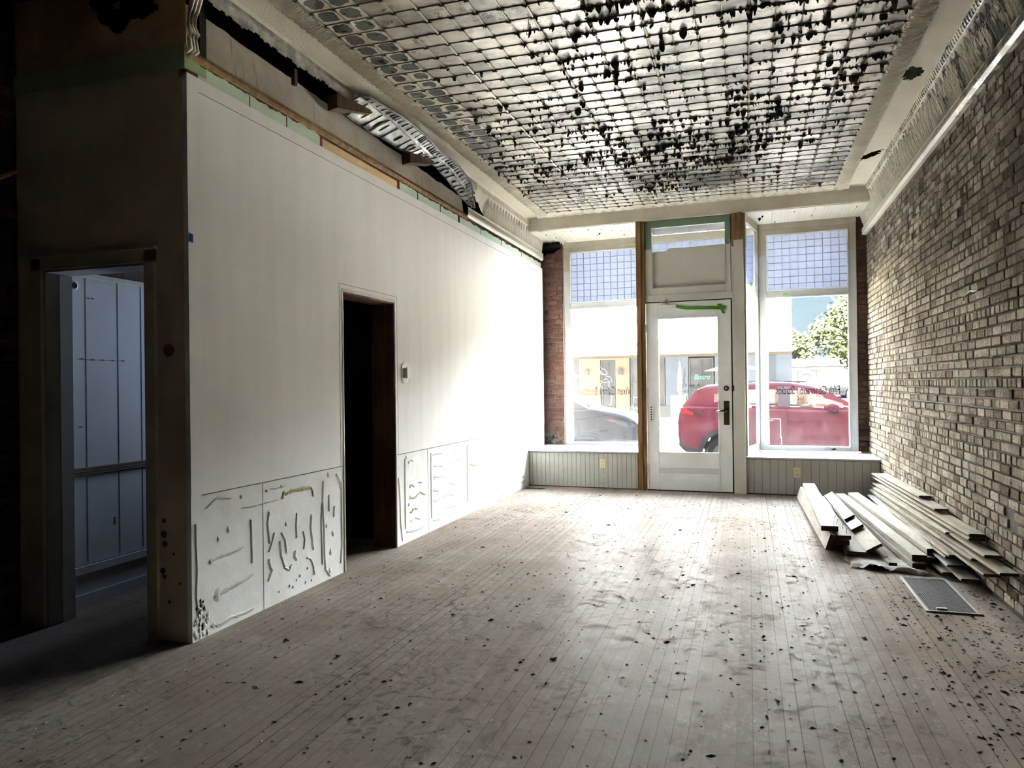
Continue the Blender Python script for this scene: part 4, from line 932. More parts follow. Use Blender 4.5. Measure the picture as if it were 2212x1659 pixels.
MB().tube([FR((-.252, DV - .045, .975)), FR((-.30, DV - .05, .973)), FR((-.36, DV - .048, .965))], [.011, .010, .007], 8).build('lever_handle', bronze, dr, True)
o_ = FR((-.249, DV, 1.236)); lk = MB().lathe([(.031, 0), (.031, .006), (.026, .012), (.018, .014), (.017, .008)], 22, o_, tuple(-FN)).build('deadbolt', bronze, dr, True)
MB().lathe([(.014, 0), (.014, .004)], 16, FR((-.249, DV - .010, 1.236)), tuple(-FN)).build('lock_cylinder', steel, lk, True)
mb = MB(); fbox(mb, -.180, -.160, -.018, -.008, 1.20, 1.27); mb.build('strike', bronze, dr)
for z in (1.98, 1.20, .27):
    mb = MB(); mb.tube([FR((-1.189, DV - .006, z - .045)), FR((-1.189, DV - .006, z + .045))], .007, 8); fbox(mb, -1.186, -1.165, DV - .002, DV, z - .045, z + .045); mb.build('hinge', white, dr)
mb = MB(); fbox(mb, -1.03, -.822, DV - .016, DV, 2.224, 2.256); mb.build('closer_bracket', white, dr, False, .003)
mb = MB(); mb.lathe([(.028, 0), (.026, .02), (.012, .028)], 12, FR((-.93, DV - .01, 2.272)), (0, 0, 1)); mb.tube([FR((-.97, -.02, 2.275)), FR((-.93, -.03, 2.32)), FR((-.90, -.02, 2.285))], .008, 6); mb.build('closer_arm', greytin, dr)
mb = MB(); fbox(mb, -1.160, -1.110, DV - .008, DV, .835, 1.045); MBc = mb.build('viewing_plate', white, dr, False, .003)
mb = MB(); 
for k in range(6): mb.lathe([(.010, 0), (.010, .002)], 8, FR((-1.135, DV - .008, .865 + k * .03)), tuple(-FN))
mb.build('plate_hole', boardend, MBc)
# door closer arm stump above, tapes
mb = MB(); rows = []
for i, (u, z, hw) in enumerate(((-.83, 2.232, .016), (-.77, 2.218, .02), (-.70, 2.205, .019), (-.55, 2.200, .019), (-.40, 2.196, .020), (-.30, 2.190, .021), (-.238, 2.188, .018))):
    rows.append([FR((u, DV - .009 - .003 * math.sin(i), z + hw)), FR((u, DV - .012, z - hw))])
mb.loft(rows); mb.loft([[FR((-.345, DV - .014, 2.235)), FR((-.30, DV - .014, 2.24))], [FR((-.315, DV - .015, 2.19)), FR((-.27, DV - .015, 2.195))], [FR((-.285, DV - .013, 2.125)), FR((-.25, DV - .013, 2.115))]])
o = mb.build('green_tape', greentape); o.modifiers.new('s', 'SOLIDIFY').thickness = .001; tag(o, 'strip of bright green tape with a crossed end on the top of the front door', 'tape')
for u, v_, z, lab in ((.42, .765, 2.40, 'small scrap of green tape on the right window mid rail'), (.02, .3, 2.50, 'green tape scraps on the narrow side glazing')):
    mb = MB(); mb.loft([[FR((u, v_, z)), FR((u + .04, v_, z + .01))], [FR((u + .01, v_ - .01, z - .02)), FR((u + .05, v_ - .008, z - .012))], [FR((u + .015, v_, z - .045)), FR((u + .03, v_, z - .05))]])
    tag(mb.build('green_tape', M('pale_green_tape', (.30, .55, .22), .6)), lab, 'tape')
mb = MB(); mb.loft([[(LX + .004, 3.112, 2.105), (LX + .004, 3.145, 2.10)], [(LX + .010, 3.108, 2.085), (LX + .012, 3.135, 2.08)], [(LX + .004, 3.112, 2.06), (LX + .006, 3.14, 2.055)]])
tag(mb.build('blue_tape', bluetape), 'small scrap of blue tape on the near edge of the white wall', 'tape')
tag(MB().lathe([(.006, 0), (.006, .004)], 10, FR((.175, .78, 2.62)), tuple(-FN)).build('bolt_head', steel), 'small bright bolt head on the right window corner post', 'bolt')
tag(MB().lathe([(.028, 0), (.024, .02), (.01, .028)], 10, FR((.98, .755, .47)), (0, 0, 1)).build('window_catch', chipdark), 'dark lump on the sill of the right window', 'lump')

# outlets and covers
def outlet(u, z, lab):
    t_ = thing('wall_outlet', lab, 'outlet', FR((u, -.001, z - .057)), 'outlets on the platforms')
    mb = MB(); fbox(mb, u - .036, u + .036, -.006, .001, z - .058, z + .058); mb.build('cover_plate', almond, t_, False, .002)
    for dz in (.022, -.022):
        p_ = MB().lathe([(.0165, 0), (.0165, .003)], 16, FR((u, -.006, z + dz)), tuple(-FN)).build('receptacle', almond, t_)
        mb = MB(); fbox(mb, u - .008, u - .005, -.0105, -.009, z + dz - .002, z + dz + .008); fbox(mb, u + .005, u + .008, -.0105, -.009, z + dz - .002, z + dz + .008); mb.lathe([(.003, 0), (.003, .0015)], 8, FR((u, -.009, z + dz - .009)), tuple(-FN)); mb.build('slot', boardend, p_)
outlet(-1.75, .313, 'almond outlet on the left beadboard platform'); outlet(.519, .265, 'almond outlet on the right beadboard platform')
mb = MB(); fbox(mb, -1.789, -1.717, -.006, .001, .075, .190); tag(mb.build('blank_cover', M('beadboard_paint', (0.42, 0.41, 0.37)), None, False, .002), 'blank painted cover plate below the left outlet', 'cover plate')
# thermostat
t_ = thing('thermostat', 'old thermostat hanging off its oval plate right of the dark doorway', 'thermostat', (LX, 5.60, 1.34))
mb = MB(); pr = []
for k in range(20):
    an = 2 * PI * k / 20; pr.append((5.60 + .060 * math.cos(an), 1.415 + .045 * math.sin(an) + (.040 if math.sin(an) > 0 else -.040)))
mb.add([(LX + .001, y, z) for y, z in pr] + [(LX + .008, y, z) for y, z in pr], [tuple(range(20, 40))] + [(k, (k + 1) % 20, 20 + (k + 1) % 20, 20 + k) for k in range(20)]); mb.build('back_plate', white, t_)
mb = MB(); mb.box((LX + .008, 5.565, 1.375), (LX + .024, 5.638, 1.455)); mb.build('body', M('thermostat_body', (.20, .17, .11), .6), t_)
mb = MB(); mb.box((LX + .024, 5.585, 1.370), (LX + .036, 5.655, 1.462)); mb.build('cover', M('thermostat_cover', (.78, .78, .72), .4), t_, False, .003)

# floor registers
t_ = thing('floor_vent', 'large rectangular metal floor grate beside the lumber', 'floor vent', (1.07, 5.05, 0))
V0, V1, VX0, VX1 = 4.69, 5.42, 0.955, 1.195
mb = MB(); e_ = .02
mb.box((VX0 - e_, V0 - e_, 0), (VX0, V1 + e_, .008)); mb.box((VX1, V0 - e_, 0), (VX1 + e_, V1 + e_, .008)); mb.box((VX0, V0 - e_, 0), (VX1, V0, .008)); mb.box((VX0, V1, 0), (VX1, V1 + e_, .008)); mb.build('vent_frame', M('vent_paint', (0.15, .14, .125), .5), t_, False, .002)
mb = MB()
for i in range(20): x = VX0 + (VX1 - VX0) * (i + .5) / 20; mb.box((x - .0018, V0, .003), (x + .0018, V1, .0065))
for i in range(26): y = V0 + (V1 - V0) * (i + .5) / 26; mb.box((VX0, y - .0035, .0018), (VX1, y + .0035, .0030))
mb.build('vent_grille', M('vent_bar', (0.030, .028, .025), .6), t_)
MB().box((VX0, V0, .0005), (VX1, V1, .0012)).build('vent_duct', black, t_)
MB().box((1.0, 4.715, .006), (1.05, 4.735, .014)).build('vent_lever', greytin, t_)
t_ = thing('floor_vent', 'small dark floor register by the left wall', 'floor vent', (-2.57, 8.95, 0))
mb = MB(); mb.box((-2.715, 8.88, 0), (-2.42, 9.02, .004)); mb.build('vent_frame', greytin, t_); MB().box((-2.69, 8.90, .004), (-2.44, 9.0, .005)).build('vent_duct', black, t_); mb = MB(); [mb.box((-2.69, 8.91 + .03 * i, .0052), (-2.44, 8.915 + .03 * i, .007)) for i in range(3)]; mb.build('vent_grille', bronze, t_)

# ================================================================== LUMBER
def board(a, b_, wd, th, roll, lab, mat=None, name='lumber_board', grp='old boards on the floor', nails=(), tg=False):
    """a = near end, b_ = far end, both centre of the top face"""
    A, B = Vector(a), Vector(b_); dn = Vector((0, 0, -th / 2)); A = A + dn; B = B + dn; mat = mat or boardm
    t_ = thing(name, lab, 'board', tuple((A + B) / 2 - Vector((0, 0, th / 2))), grp)
    mb = MB(); mb.beam(A, B, wd, th, roll); mb.mi = [1, 1, 0, 0, 0, 0]
    if tg:
        d = (B - A).normalized(); sd = d.cross(Vector((0, 0, 1))).normalized(); mb.cur = 0; mb.beam(A - sd * (wd / 2 + .003), B - sd * (wd / 2 + .003), .008, th * .35, roll)
    mb.build('plank', [mat, boardend], t_, False, .0015)
    for f, off, lean in nails:
        P = A.lerp(B, f) + Vector((off, 0, th / 2)); MB().tube([P + Vector((0, 0, -.002)), P + Vector((lean[0], lean[1], .045))], .0018, 5).build('nail', bronze, t_)
    return t_
G1 = 'thick boards in the left pile'; G2 = 'pair of pale beams in the middle'; G3 = 'thin tongue boards stacked by the brick wall'
board((.577, 6.115, .20), (.609, 8.63, .20), .122, .040, 0, 'pale plank lying on top of the left pile, its dark end facing us', boardw, grp=G1, nails=((.0, .03, (0, 0)), (.02, .05, (.01, 0))))
board((.566, 6.00, .112), (.520, 8.63, .115), .125, .03, -math.radians(72), 'wide plank standing on its long edge at the left of the pile', boardw, grp=G1)
board((.662, 6.03, .148), (.64, 8.3, .148), .11, .030, 0, 'plank in the left pile directly below the top one', grp=G1, nails=((.03, .03, (0, .0)), (.12, .03, (.0, .0)), (.28, .0, (.02, -.02))))
board((.652, 6.09, .100), (.70, 8.4, .10), .12, .036, 0, 'plank at mid height in the left pile, end set back', grp=G1)
board((.618, 6.13, .055), (.60, 8.4, .055), .10, .045, 0, 'shadowed bottom plank of the left pile', grp=G1)
board((.745, 5.97, .045), (.73, 8.5, .05), .135, .030, 0, 'low plank with a broad dark end sticking out of the left pile', grp=G1)
board((.868, 6.00, .080), (.80, 8.35, .085), .125, .022, -math.radians(30), 'long tilted board with a slanting end right of the left pile', grp=G1)
board((.835, 6.62, .112), (.79, 8.2, .115), .10, .020, -math.radians(30), 'short tilted board lying on the long tilted one', greytin if False else M('grey_board', (0.13, .128, .12), .6, var=(.1, .095, .085), vscale=5), grp=G1)
board((.815, 6.95, .135), (.78, 8.35, .137), .09, .016, -math.radians(30), 'shortest tilted board at the far end of the left pile', M('grey_board', (0.42, .41, .38)), grp=G1)
board((.95, 5.75, .026), (.83, 6.9, .028), .055, .02, 0, 'narrow strip with small metal rings lying on the crumpled paper', grp=G1)
board((1.109, 5.717, .097), (.925, 8.66, .097), .095, .042, 0, 'left beam of the pale pair in the middle of the lumber', boardw, grp=G2, nails=())
board((1.225, 5.823, .125), (1.045, 8.60, .12), .098, .042, math.radians(-4), 'right beam of the pale pair, a bent nail near its end', boardw, grp=G2, nails=((.02, 0, (-.012, .02)),))
board((1.096, 5.665, .050), (.94, 8.3, .050), .085, .042, 0, 'beam lying under the left pale beam', boardw, grp=G2)
board((1.205, 5.77, .075), (1.06, 8.2, .07), .085, .045, 0, 'shadowed beam lying under the right pale beam', grp=G2)
board((1.290, 5.45, .100), (1.262, 8.60, .10), .145, .014, 0, 'wide flat grey board between the beams and the stack', M('grey_white_board', (.19, .19, .185), .6, var=(.15, .145, .13), vscale=5), grp=G3, tg=True)
board((1.245, 5.50, .040), (1.19, 8.3, .040), .09, .016, 0, 'thin board on the floor below the wide grey one', grp=G3, tg=True)
board((1.300, 5.25, .062), (1.28, 8.2, .062), .10, .016, 0, 'lowest thin board of the stack, its end in shadow', grp=G3, tg=True)
board((1.13, 7.2, .03), (1.06, 8.75, .03), .07, .02, 0, 'thin dark strip on the floor between the beams and the wide grey board', M('sage_board', (.25, .27, .24), .6), grp=G3)
ST = [(1.318, 6.56, .390, 8.50, .342, .085, 'topmost and shortest board of the stack against the brick wall'),
      (1.316, 6.03, .374, 8.90, .300, .088, 'second board down in the stack against the brick wall'),
      (1.316, 5.15, .362, 8.92, .262, .088, 'third board down in the brick wall stack, with a broad dark end'),
      (1.311, 5.14, .338, 8.40, .238, .088, 'fourth board down in the stack, its end just below the third'),
      (1.314, 4.84, .302, 8.95, .200, .088, 'fifth board down in the stack, long, end close to the bricks'),
      (1.285, 5.60, .285, 8.60, .180, .085, 'sixth board down in the stack, ending well short'),
      (1.312, 4.56, .268, 8.95, .160, .090, 'longest board of the stack, its end nearest the floor grate'),
      (1.290, 5.02, .240, 8.80, .140, .085, 'eighth board down in the stack, below the longest'),
      (1.285, 5.75, .218, 8.90, .120, .085, 'ninth board down in the stack, hidden end'),
      (1.310, 4.85, .192, 8.90, .098, .088, 'tenth board down in the stack, dropping toward the floor'),
      (1.270, 5.45, .165, 8.85, .080, .082, 'eleventh board down in the stack, left edge showing'),
      (1.262, 5.52, .140, 8.70, .066, .08, 'lowest tilted board of the stack, above the wide grey one')]
for x, yn, zn, yf, zf, wd, lab in ST: board((x, yn, zn), (x + R.uniform(-.004, .004), yf, zf), wd, .017, 0, lab, boardm, 'floor_board', G3, tg=True)
tag(MB().box((1.21, 6.9, 0.0), (1.36, 7.0, .10)).build('wood_block', boardm), 'hidden wood block propping up the board stack', 'wood block')
# nails and rings
for y, lab_ in ((5.86, 'small metal ring on the narrow strip, nearer its front end'), (5.93, 'small metal ring on the narrow strip, farther from its front end')):
    mb = MB(); mb.tube([(.955 - (y - 5.75) * .10 + .011 * math.cos(a * PI / 5), y + .011 * math.sin(a * PI / 5), .031) for a in range(11)], .0015, 4)
    tag(mb.build('metal_ring', steel), lab_, 'ring', 'rings on the narrow strip')
# crumpled paper
mb = MB(); rows = []; nI, nJ = 34, 14
for i in range(nI + 1):
    f = i / nI; row = []
    for j in range(nJ + 1):
        g = j / nJ; x = .66 + .46 * f + .03 * nz(g * 3, 1); y = 5.52 + .12 * (1 - f) + (0.48 - .1 * f) * g + .03 * nz(f * 6, 2)
        z = .004 + .034 * max(0, nz(f * 5.5 + 2, g * 4)) * (1.4 - g) + .018 * abs(nz(f * 13, g * 9, 4)) + .03 * math.exp(-((f - .38) ** 2) / .01) * (1 - g) ** 2
        row.append((x, y, min(z, .045 if g < .4 else .012)))
    rows.append(row)
mb.loft(rows); tag(mb.build('crumpled_paper', papermat, None, True), 'crumpled brown building paper under the near ends of the boards', 'paper')
# debris
def debris(n, reg, mat, lab, smin, smax, seed, weight=None):
    rg = random.Random(seed); mb = MB(); k = 0
    while k < n:
        x = rg.uniform(reg[0], reg[1]); y = rg.uniform(reg[2], reg[3])
        if weight and rg.random() > weight(x, y): continue
        if 0.5 < x < 1.4 and 5.5 < y < 9 : continue
        k += 1; s_ = rg.uniform(smin, smax) * (1.8 if rg.random() < .08 else 1); a = rg.random() * PI; asp = rg.uniform(.2, .7); ca, sa = math.cos(a), math.sin(a)
        q = [(-s_, 0), (-s_ * .3, s_ * asp), (s_ * .7, s_ * asp * .6), (s_, -s_ * asp * .2), (0, -s_ * asp)]
        vs = [(x + px * ca - py * sa, y + px * sa + py * ca, .0008) for px, py in q] + [(x + s_ * .1 * ca, y, .001 + s_ * rg.uniform(.2, .5))]
        mb.add(vs, [(i, (i + 1) % 5, 5) for i in range(5)])
    return stuff(mb.build('floor_debris', mat), lab, 'debris')
debris(2600, (-2.6, 1.35, 1.9, 8.8), chipdark, 'dark paint flakes and crumbs scattered over the floor', .003, .012, 1, lambda x, y: 1.0 if (x > .75 and y < 5.2) else (.14 if x > -.5 else .12))
debris(150, (-2.7, .6, 2.1, 5.5), chiplight, 'pale chips scattered on the floor by the white wall', .003, .010, 2, lambda x, y: 1.0 if x < -1.7 and y < 4 else .2)
bigs = [(-2.28, 3.28), (-1.9, 3.15), (-1.62, 3.9), (-.9, 3.4), (.1, 3.2), (.55, 4.1), (.9, 4.2), (1.15, 4.35), (-.35, 4.9), (-2.05, 5.6)]
mb = MB()
for x, y in bigs:
    for q in range(3): mb.tube([(x, y, .004), (x + R.uniform(-.015, .015), y + R.uniform(-.015, .015), .006), (x + R.uniform(-.02, .02), y + R.uniform(-.02, .02), .002)], [.002, .004, .0015], 5)
stuff(mb.build('floor_debris', chipdark), 'larger dark curled flakes lying on the floor', 'debris')

# ================================================================== OUTSIDE
def SF(p): return FR(p)
asph = M('road', (0.50, 0.48, 0.42), 0.8, var=(0.44, 0.42, 0.37), vscale=3, bmp=.2)
conc = M('pavement', (0.46, 0.43, 0.37), 0.8, var=(0.40, 0.37, 0.32), vscale=2, bmp=.2)
mb = MB(); fbox(mb, -40, 40, 3.9, 18.3, -.5, -.39); struct(mb.build('ground_street', asph), 'street')
mb = MB(); fbox(mb, -40, 40, 1.0, 3.9, -.5, -.2); fbox(mb, -1.4, .15, .05, 1.0, -.3, -.03); struct(mb.build('ground_sidewalk', conc), 'near sidewalk')
mb = MB(); fbox(mb, -40, 40, 18.3, 21.0, -.5, -.17); struct(mb.build('ground_far_sidewalk', conc), 'far sidewalk')
lawn = M('lawn', (0.014, 0.018, 0.002), 0.9, var=(0.017, 0.02, 0.003), vscale=1.5)
mb = MB(); mb.add([FR(p) for p in ((-60, 20.9, -.18), (80, 20.9, -.18), (80, 52, .5), (-60, 52, .5), (100, 200, .6), (-90, 200, .6))], [(0, 1, 2, 3), (3, 2, 4, 5)]); struct(mb.build('ground_lawn', lawn), 'lawn beyond the corner building')
mb = MB(); mb.add([FR(p) for p in ((1.65, 38, .22), (40, 38, .22), (40, 46, .40), (1.65, 46, .40))], [(0, 1, 2, 3)]); struct(mb.build('ground_car_park', M('pale_paving', (.04, .038, .034), .8)), 'pale paving in front of the brick building')
# porch: exterior soffit and outer leaded transom
mb = MB(); fbox(mb, -1.40, .13, .09, 1.0, 3.300, 3.33); struct(mb.build('ceiling_porch', M('porch_tin', (.10, .095, .10), .6, var=(.05, .05, .055), vscale=3, stretch=(.3, 8, 1))), 'porch soffit')
mb = MB(); frame(mb, -1.37, .13, .93, 2.52, 3.29, .05, .05, .10, .05, .05); w6 = struct(mb.build('window_6', frame_tt), 'outer leaded transom over the entry')
mb = MB(); fbox(mb, -1.32, .08, .95, .955, 2.57, 3.19); mb.build('transom_pane', prismglass, w6); mb = MB(); leadgrid(mb, -1.32, .08, .948, 2.57, 3.19, 14, 7); mb.build('lead_grid', MATS['lead'], w6)

# ---------------- building across the street
FV = 20.92
bt = thing('corner_building', 'white fronted building across the street with peach and grey shopfronts under a long canopy', 'building', FR((-4, FV, -.17)))
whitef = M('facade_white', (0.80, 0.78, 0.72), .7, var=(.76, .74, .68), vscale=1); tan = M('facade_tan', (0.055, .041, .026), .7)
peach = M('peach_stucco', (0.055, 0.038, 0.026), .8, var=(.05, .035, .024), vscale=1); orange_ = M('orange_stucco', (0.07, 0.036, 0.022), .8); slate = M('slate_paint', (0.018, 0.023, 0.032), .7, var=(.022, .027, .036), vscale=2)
mb = MB(); fbox(mb, -16, 1.58, FV, FV + 12, 2.40, 5.15); mb.build('upper_wall', whitef, bt)
mb = MB(); fbox(mb, -16, 1.60, FV - .06, FV, 3.80, 3.94); fbox(mb, -16, 1.60, FV - .06, FV, 2.89, 2.97); mb.build('facade_band', tan, bt)
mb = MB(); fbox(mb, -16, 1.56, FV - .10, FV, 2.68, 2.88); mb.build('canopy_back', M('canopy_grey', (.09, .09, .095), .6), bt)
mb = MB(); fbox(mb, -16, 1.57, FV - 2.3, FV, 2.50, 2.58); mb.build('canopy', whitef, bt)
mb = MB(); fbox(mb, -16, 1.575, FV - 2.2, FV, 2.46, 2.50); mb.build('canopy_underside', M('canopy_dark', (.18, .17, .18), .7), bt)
mb = MB(); fbox(mb, -16, 1.575, FV - .3, FV, 2.36, 2.46); mb.build('fascia', tan, bt)
mb = MB(); fbox(mb, -6.76, -6.08, FV - .02, FV + .3, -.17, 2.42); mb.build('orange_wall', orange_, bt)
mb = MB(); fbox(mb, -6.08, -5.84, FV - .02, FV + .3, -.17, 2.42); fbox(mb, -5.84, -5.20, FV - .02, FV + .3, 2.30, 2.42); fbox(mb, -5.20, -4.62, FV - .02, FV + .3, -.17, 2.42); mb.build('peach_wall', peach, bt)
mb = MB(); fbox(mb, -3.17, -2.27, FV - .02, FV + .3, .4, 2.42); fbox(mb, -1.25, 1.585, FV - .02, FV + .3, -.17, 2.42); fbox(mb, 1.2, 1.585, FV + .3, FV + 12, -.17, 2.42); mb.build('slate_wall', slate, bt)
mb = MB(); fbox(mb, .69, .98, FV - .05, FV, .2, 2.35); mb.build('slate_panel', M('slate_dark', (.012, .016, .022), .7), bt)
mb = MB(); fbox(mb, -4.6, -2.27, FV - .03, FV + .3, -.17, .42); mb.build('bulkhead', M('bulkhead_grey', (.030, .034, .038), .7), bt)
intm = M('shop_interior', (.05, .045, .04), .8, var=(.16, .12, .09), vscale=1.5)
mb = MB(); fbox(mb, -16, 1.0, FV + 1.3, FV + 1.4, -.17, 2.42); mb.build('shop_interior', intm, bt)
framem = M('shop_frame', (.06, .06, .07), .5)
def shopwin(u0, u1, z0, z1, nu, nzz, nm='shop_window'):
    mb = MB(); frame(mb, u0, u1, FV, z0, z1, .05, .05, .05, .05, .08)
    for i in range(1, nu): u = u0 + (u1 - u0) * i / nu; fbox(mb, u - .015, u + .015, FV + .02, FV + .05, z0, z1)
    for i in range(1, nzz): z = z0 + (z1 - z0) * i / nzz; fbox(mb, u0, u1, FV + .02, FV + .05, z - .015, z + .015)
    f_ = mb.build(nm, framem, bt); mb = MB(); fbox(mb, u0, u1, FV + .04, FV + .045, z0, z1); mb.build('pane', M('far_pane', (.012, .013, .014), .3, var=(.032, .034, .036), vscale=1.2), f_)
    return f_
shopwin(-16, -6.78, .3, 2.40, 14, 2); shopwin(-5.80, -5.22, -.10, 2.28, 2, 5, 'shop_door'); shopwin(-4.58, -3.2, .42, 2.36, 3, 2); shopwin(-2.25, -1.30, -.10, 2.30, 2, 2, 'shop_door')
shopwin(-7.6, -6.60, 3.98, 4.9, 2, 3, 'upper_window')
for u in (-6.41, -4.97):
    mb = MB(); fbox(mb, u - .09, u + .09, FV - .14, FV - .02, 1.68, 1.86); mb.lathe([(.09, 0), (.09, .1)], 12, FR((u, FV - .13, 1.86)), tuple(FN)); mb.build('wall_lamp', M('lamp_shell', (.22, .22, .23), .5), bt)
mb = MB(); fbox(mb, -5.62, -5.24, FV - .06, FV - .04, -.12, .32); mb.build('door_crate', M('crate', (.55, .40, .30), .7), bt)
mb = MB(); fbox(mb, -2.42, -2.40, FV - .004, FV, 2.97, 3.8); mb.build('panel_joint', framem, bt); mb = MB(); fbox(mb, -4.9, -4.88, FV - .004, FV, 3.94, 5); mb.build('panel_joint', framem, bt)
mb = MB(); fbox(mb, -5.02, -4.98, FV - .9, FV - .86, 2.4, 2.6); mb.build('canopy_strut', framem, bt)

def text(name, body, p_, size, mat, sxx=1.0, facing_out=True, ext=.0006, parent=None, lab=None, cat=None, align='CENTER', shear=0):
    cu = bpy.data.curves.new(name, 'FONT'); cu.body = body; cu.size = size; cu.extrude = ext; cu.align_x = align; cu.materials.append(mat); cu.shear = shear
    o = bpy.data.objects.new(name, cu); col.objects.link(o)
    xa = -FE if facing_out else FE; za = FN if facing_out else -FN
    mt = Matrix.Identity(4); P = Vector(FR(p_))
    for i in range(3): mt[i][0] = xa[i] * sxx; mt[i][1] = (0, 0, 1)[i]; mt[i][2] = za[i]; mt[i][3] = P[i]
    dg = bpy.context.evaluated_depsgraph_get(); me = bpy.data.meshes.new_from_object(o.evaluated_get(dg))
    bpy.data.objects.remove(o); bpy.data.curves.remove(cu); me.name = name
    og = Vector(ORG[parent]) if parent else P
    me.transform(Matrix.Translation(-og) @ mt); me.update()
    o = bpy.data.objects.new(name, me); col.objects.link(o); ORG[o] = og
    if parent: o.parent = parent
    else: o.location = og
    if lab: tag(o, lab, cat)
    return o
teal = M('teal_sign', (.015, .09, .085), .5)
text('sign_lettering', 'Bistro', (-1.74, FV - .06, 1.47), .26, teal, 1.0, False, .005, bt, shear=.3)
text('sign_lettering', 'Bistro', (-3.9, FV - .06, 1.35), .30, teal, 1.0, False, .005, bt, shear=.3)
# A-frame sign
sg = thing('sandwich_board', 'yellow framed sandwich board on the far sidewalk', 'sandwich board', FR((-2.46, 18.6, -.17)))
yel = M('sign_yellow', (.03, .025, .0015), .5); board_ = M('sign_board', (.025, .025, .023), .6, var=(.016, .016, .016), vscale=8)
mb = MB(); frame(mb, -2.74, -2.18, 18.55, -.17, .86, .055, .055, .06, .18, .03); mb.build('sign_frame', yel, sg)
mb = MB(); fbox(mb, -2.69, -2.23, 18.56, 18.575, 0, .80); sb_ = mb.build('sign_panel', board_, sg)
mb = MB(); frame(mb, -2.74, -2.18, 18.95, -.17, .80, .05, .05, .05, .05, .03); fbox(mb, -2.74, -2.18, 18.56, 18.97, .82, .85); mb.build('sign_leg', yel, sg)
MB().lathe([(.15, 0), (.15, .004)], 20, FR((-2.46, 18.56, .60)), tuple(-FN)).build('sign_roundel', M('cream_roundel', (.045, .042, .022), .6), sb_)
for k in range(4): mb = MB(); fbox(mb, -2.66, -2.27, 18.55, 18.558, .38 - .07 * k, .395 - .07 * k); mb.build('sign_line', M('chalk_line', (.04, .04, .037), .7), sb_)
for k in range(7): mb = MB(); fbox(mb, -2.68 + .07 * k, -2.64 + .07 * k, 18.54, 18.55, -.09, -.05); mb.build('sign_mark', framem, sg)
# umbrellas
def umbrella(u, v_, ztip, zedge, r, mats, lab, zg=-.17):
    t_ = thing('patio_umbrella', lab, 'umbrella', FR((u, v_, zg)), 'umbrellas outside the shops')
    C0 = Vector(FR((u, v_, ztip)))
    mb = MB(); n = 8
    for k in range(n):
        a0, a1 = 2 * PI * k / n, 2 * PI * (k + 1) / n; mb.cur = k % len(mats)
        mb.add([C0, (C0.x + r * math.cos(a0), C0.y + r * math.sin(a0), zedge), (C0.x + r * math.cos(a1), C0.y + r * math.sin(a1), zedge)], [(0, 1, 2)])
    o = mb.build('canopy', mats, t_); o.modifiers.new('s', 'SOLIDIFY').thickness = .01
    MB().tube([(C0.x, C0.y, zg), C0], .025, 8).build('pole', framem, t_)
umbrella(-6.95, 17.9, 2.1, 1.60, .95, [M('orange_fabric', (.045, .018, .002), .8), M('red_fabric', (.04, .004, .006), .8)], 'orange and red patio umbrella at the left across the street')
umbrella(-.45, 18.2, 2.05, 1.74, 1.05, [M('lavender_fabric', (.032, .031, .04), .8)], 'pale lavender patio umbrella behind the red car')
mb = MB(); C0 = FR((-2.30, 17.5, .0)); mb.lathe([(.03, 1.05), (.10, 1.25), (.07, 1.9), (.01, 2.25)], 8, (C0[0], C0[1], -.17)); mb.lathe([(.2, 0), (.2, .06), (.02, .07), (.02, 1.06)], 10, (C0[0], C0[1], -.17)); tag(mb.build('closed_umbrella', M('umbrella_white', (.0035, .0035, .0035), .8)), 'closed white umbrella standing in front of the grey shop wall', 'umbrella')
mb = MB(); 
for du in (0, .4): mb.tube([FR((-4.0 + du, 18.6, -.17)), FR((-4.15 + du * .9, 18.6, .45)), FR((-4.12 + du * .9, 18.6, .85))], .015, 5)
mb.tube([FR((-4.12, 18.6, .4)), FR((-3.7, 18.6, .4))], .015, 5); mb.tube([FR((-4.1, 18.6, .8)), FR((-3.76, 18.6, .8))], .015, 5)
tag(mb.build('folding_chair', framem), 'dark folding chair on the far sidewalk near the post', 'chair')
t_ = tag(MB().box((-7.6, 15.6, .2), (-6.1, 16.3, .35), FR).build('red_bench', M('red_plastic', (.55, .05, .07), .5)), 'red bench top behind the dark car', 'bench')

# ---------------- brick building farther away
bv = 50.9
fb = thing('brick_building', 'long low brick building with a white roof edge beyond the lawn', 'building', FR((9, bv, .5)))
mb = MB(); fbox(mb, 1.9, 22, bv, bv + 6, .3, 2.5); mb.build('brick_wall', farbrick, fb)
mb = MB(); fbox(mb, 1.6, 22.3, bv - .06, bv + 6.3, 2.47, 3.03); mb.build('roof_edge', whitef, fb)
mb = MB(); fbox(mb, 1.9, 22, bv - .03, bv, 2.18, 2.22); mb.build('brick_course', M('brick_course', (.15, .07, .04), .8), fb)
for u in (3.7, 6.15, 8.8): 
    mb = MB(); fbox(mb, u, u + .5, bv - .05, bv, 1.35, 1.75); mb.build('window', M('far_pane', (.16, .18, .2)), fb)

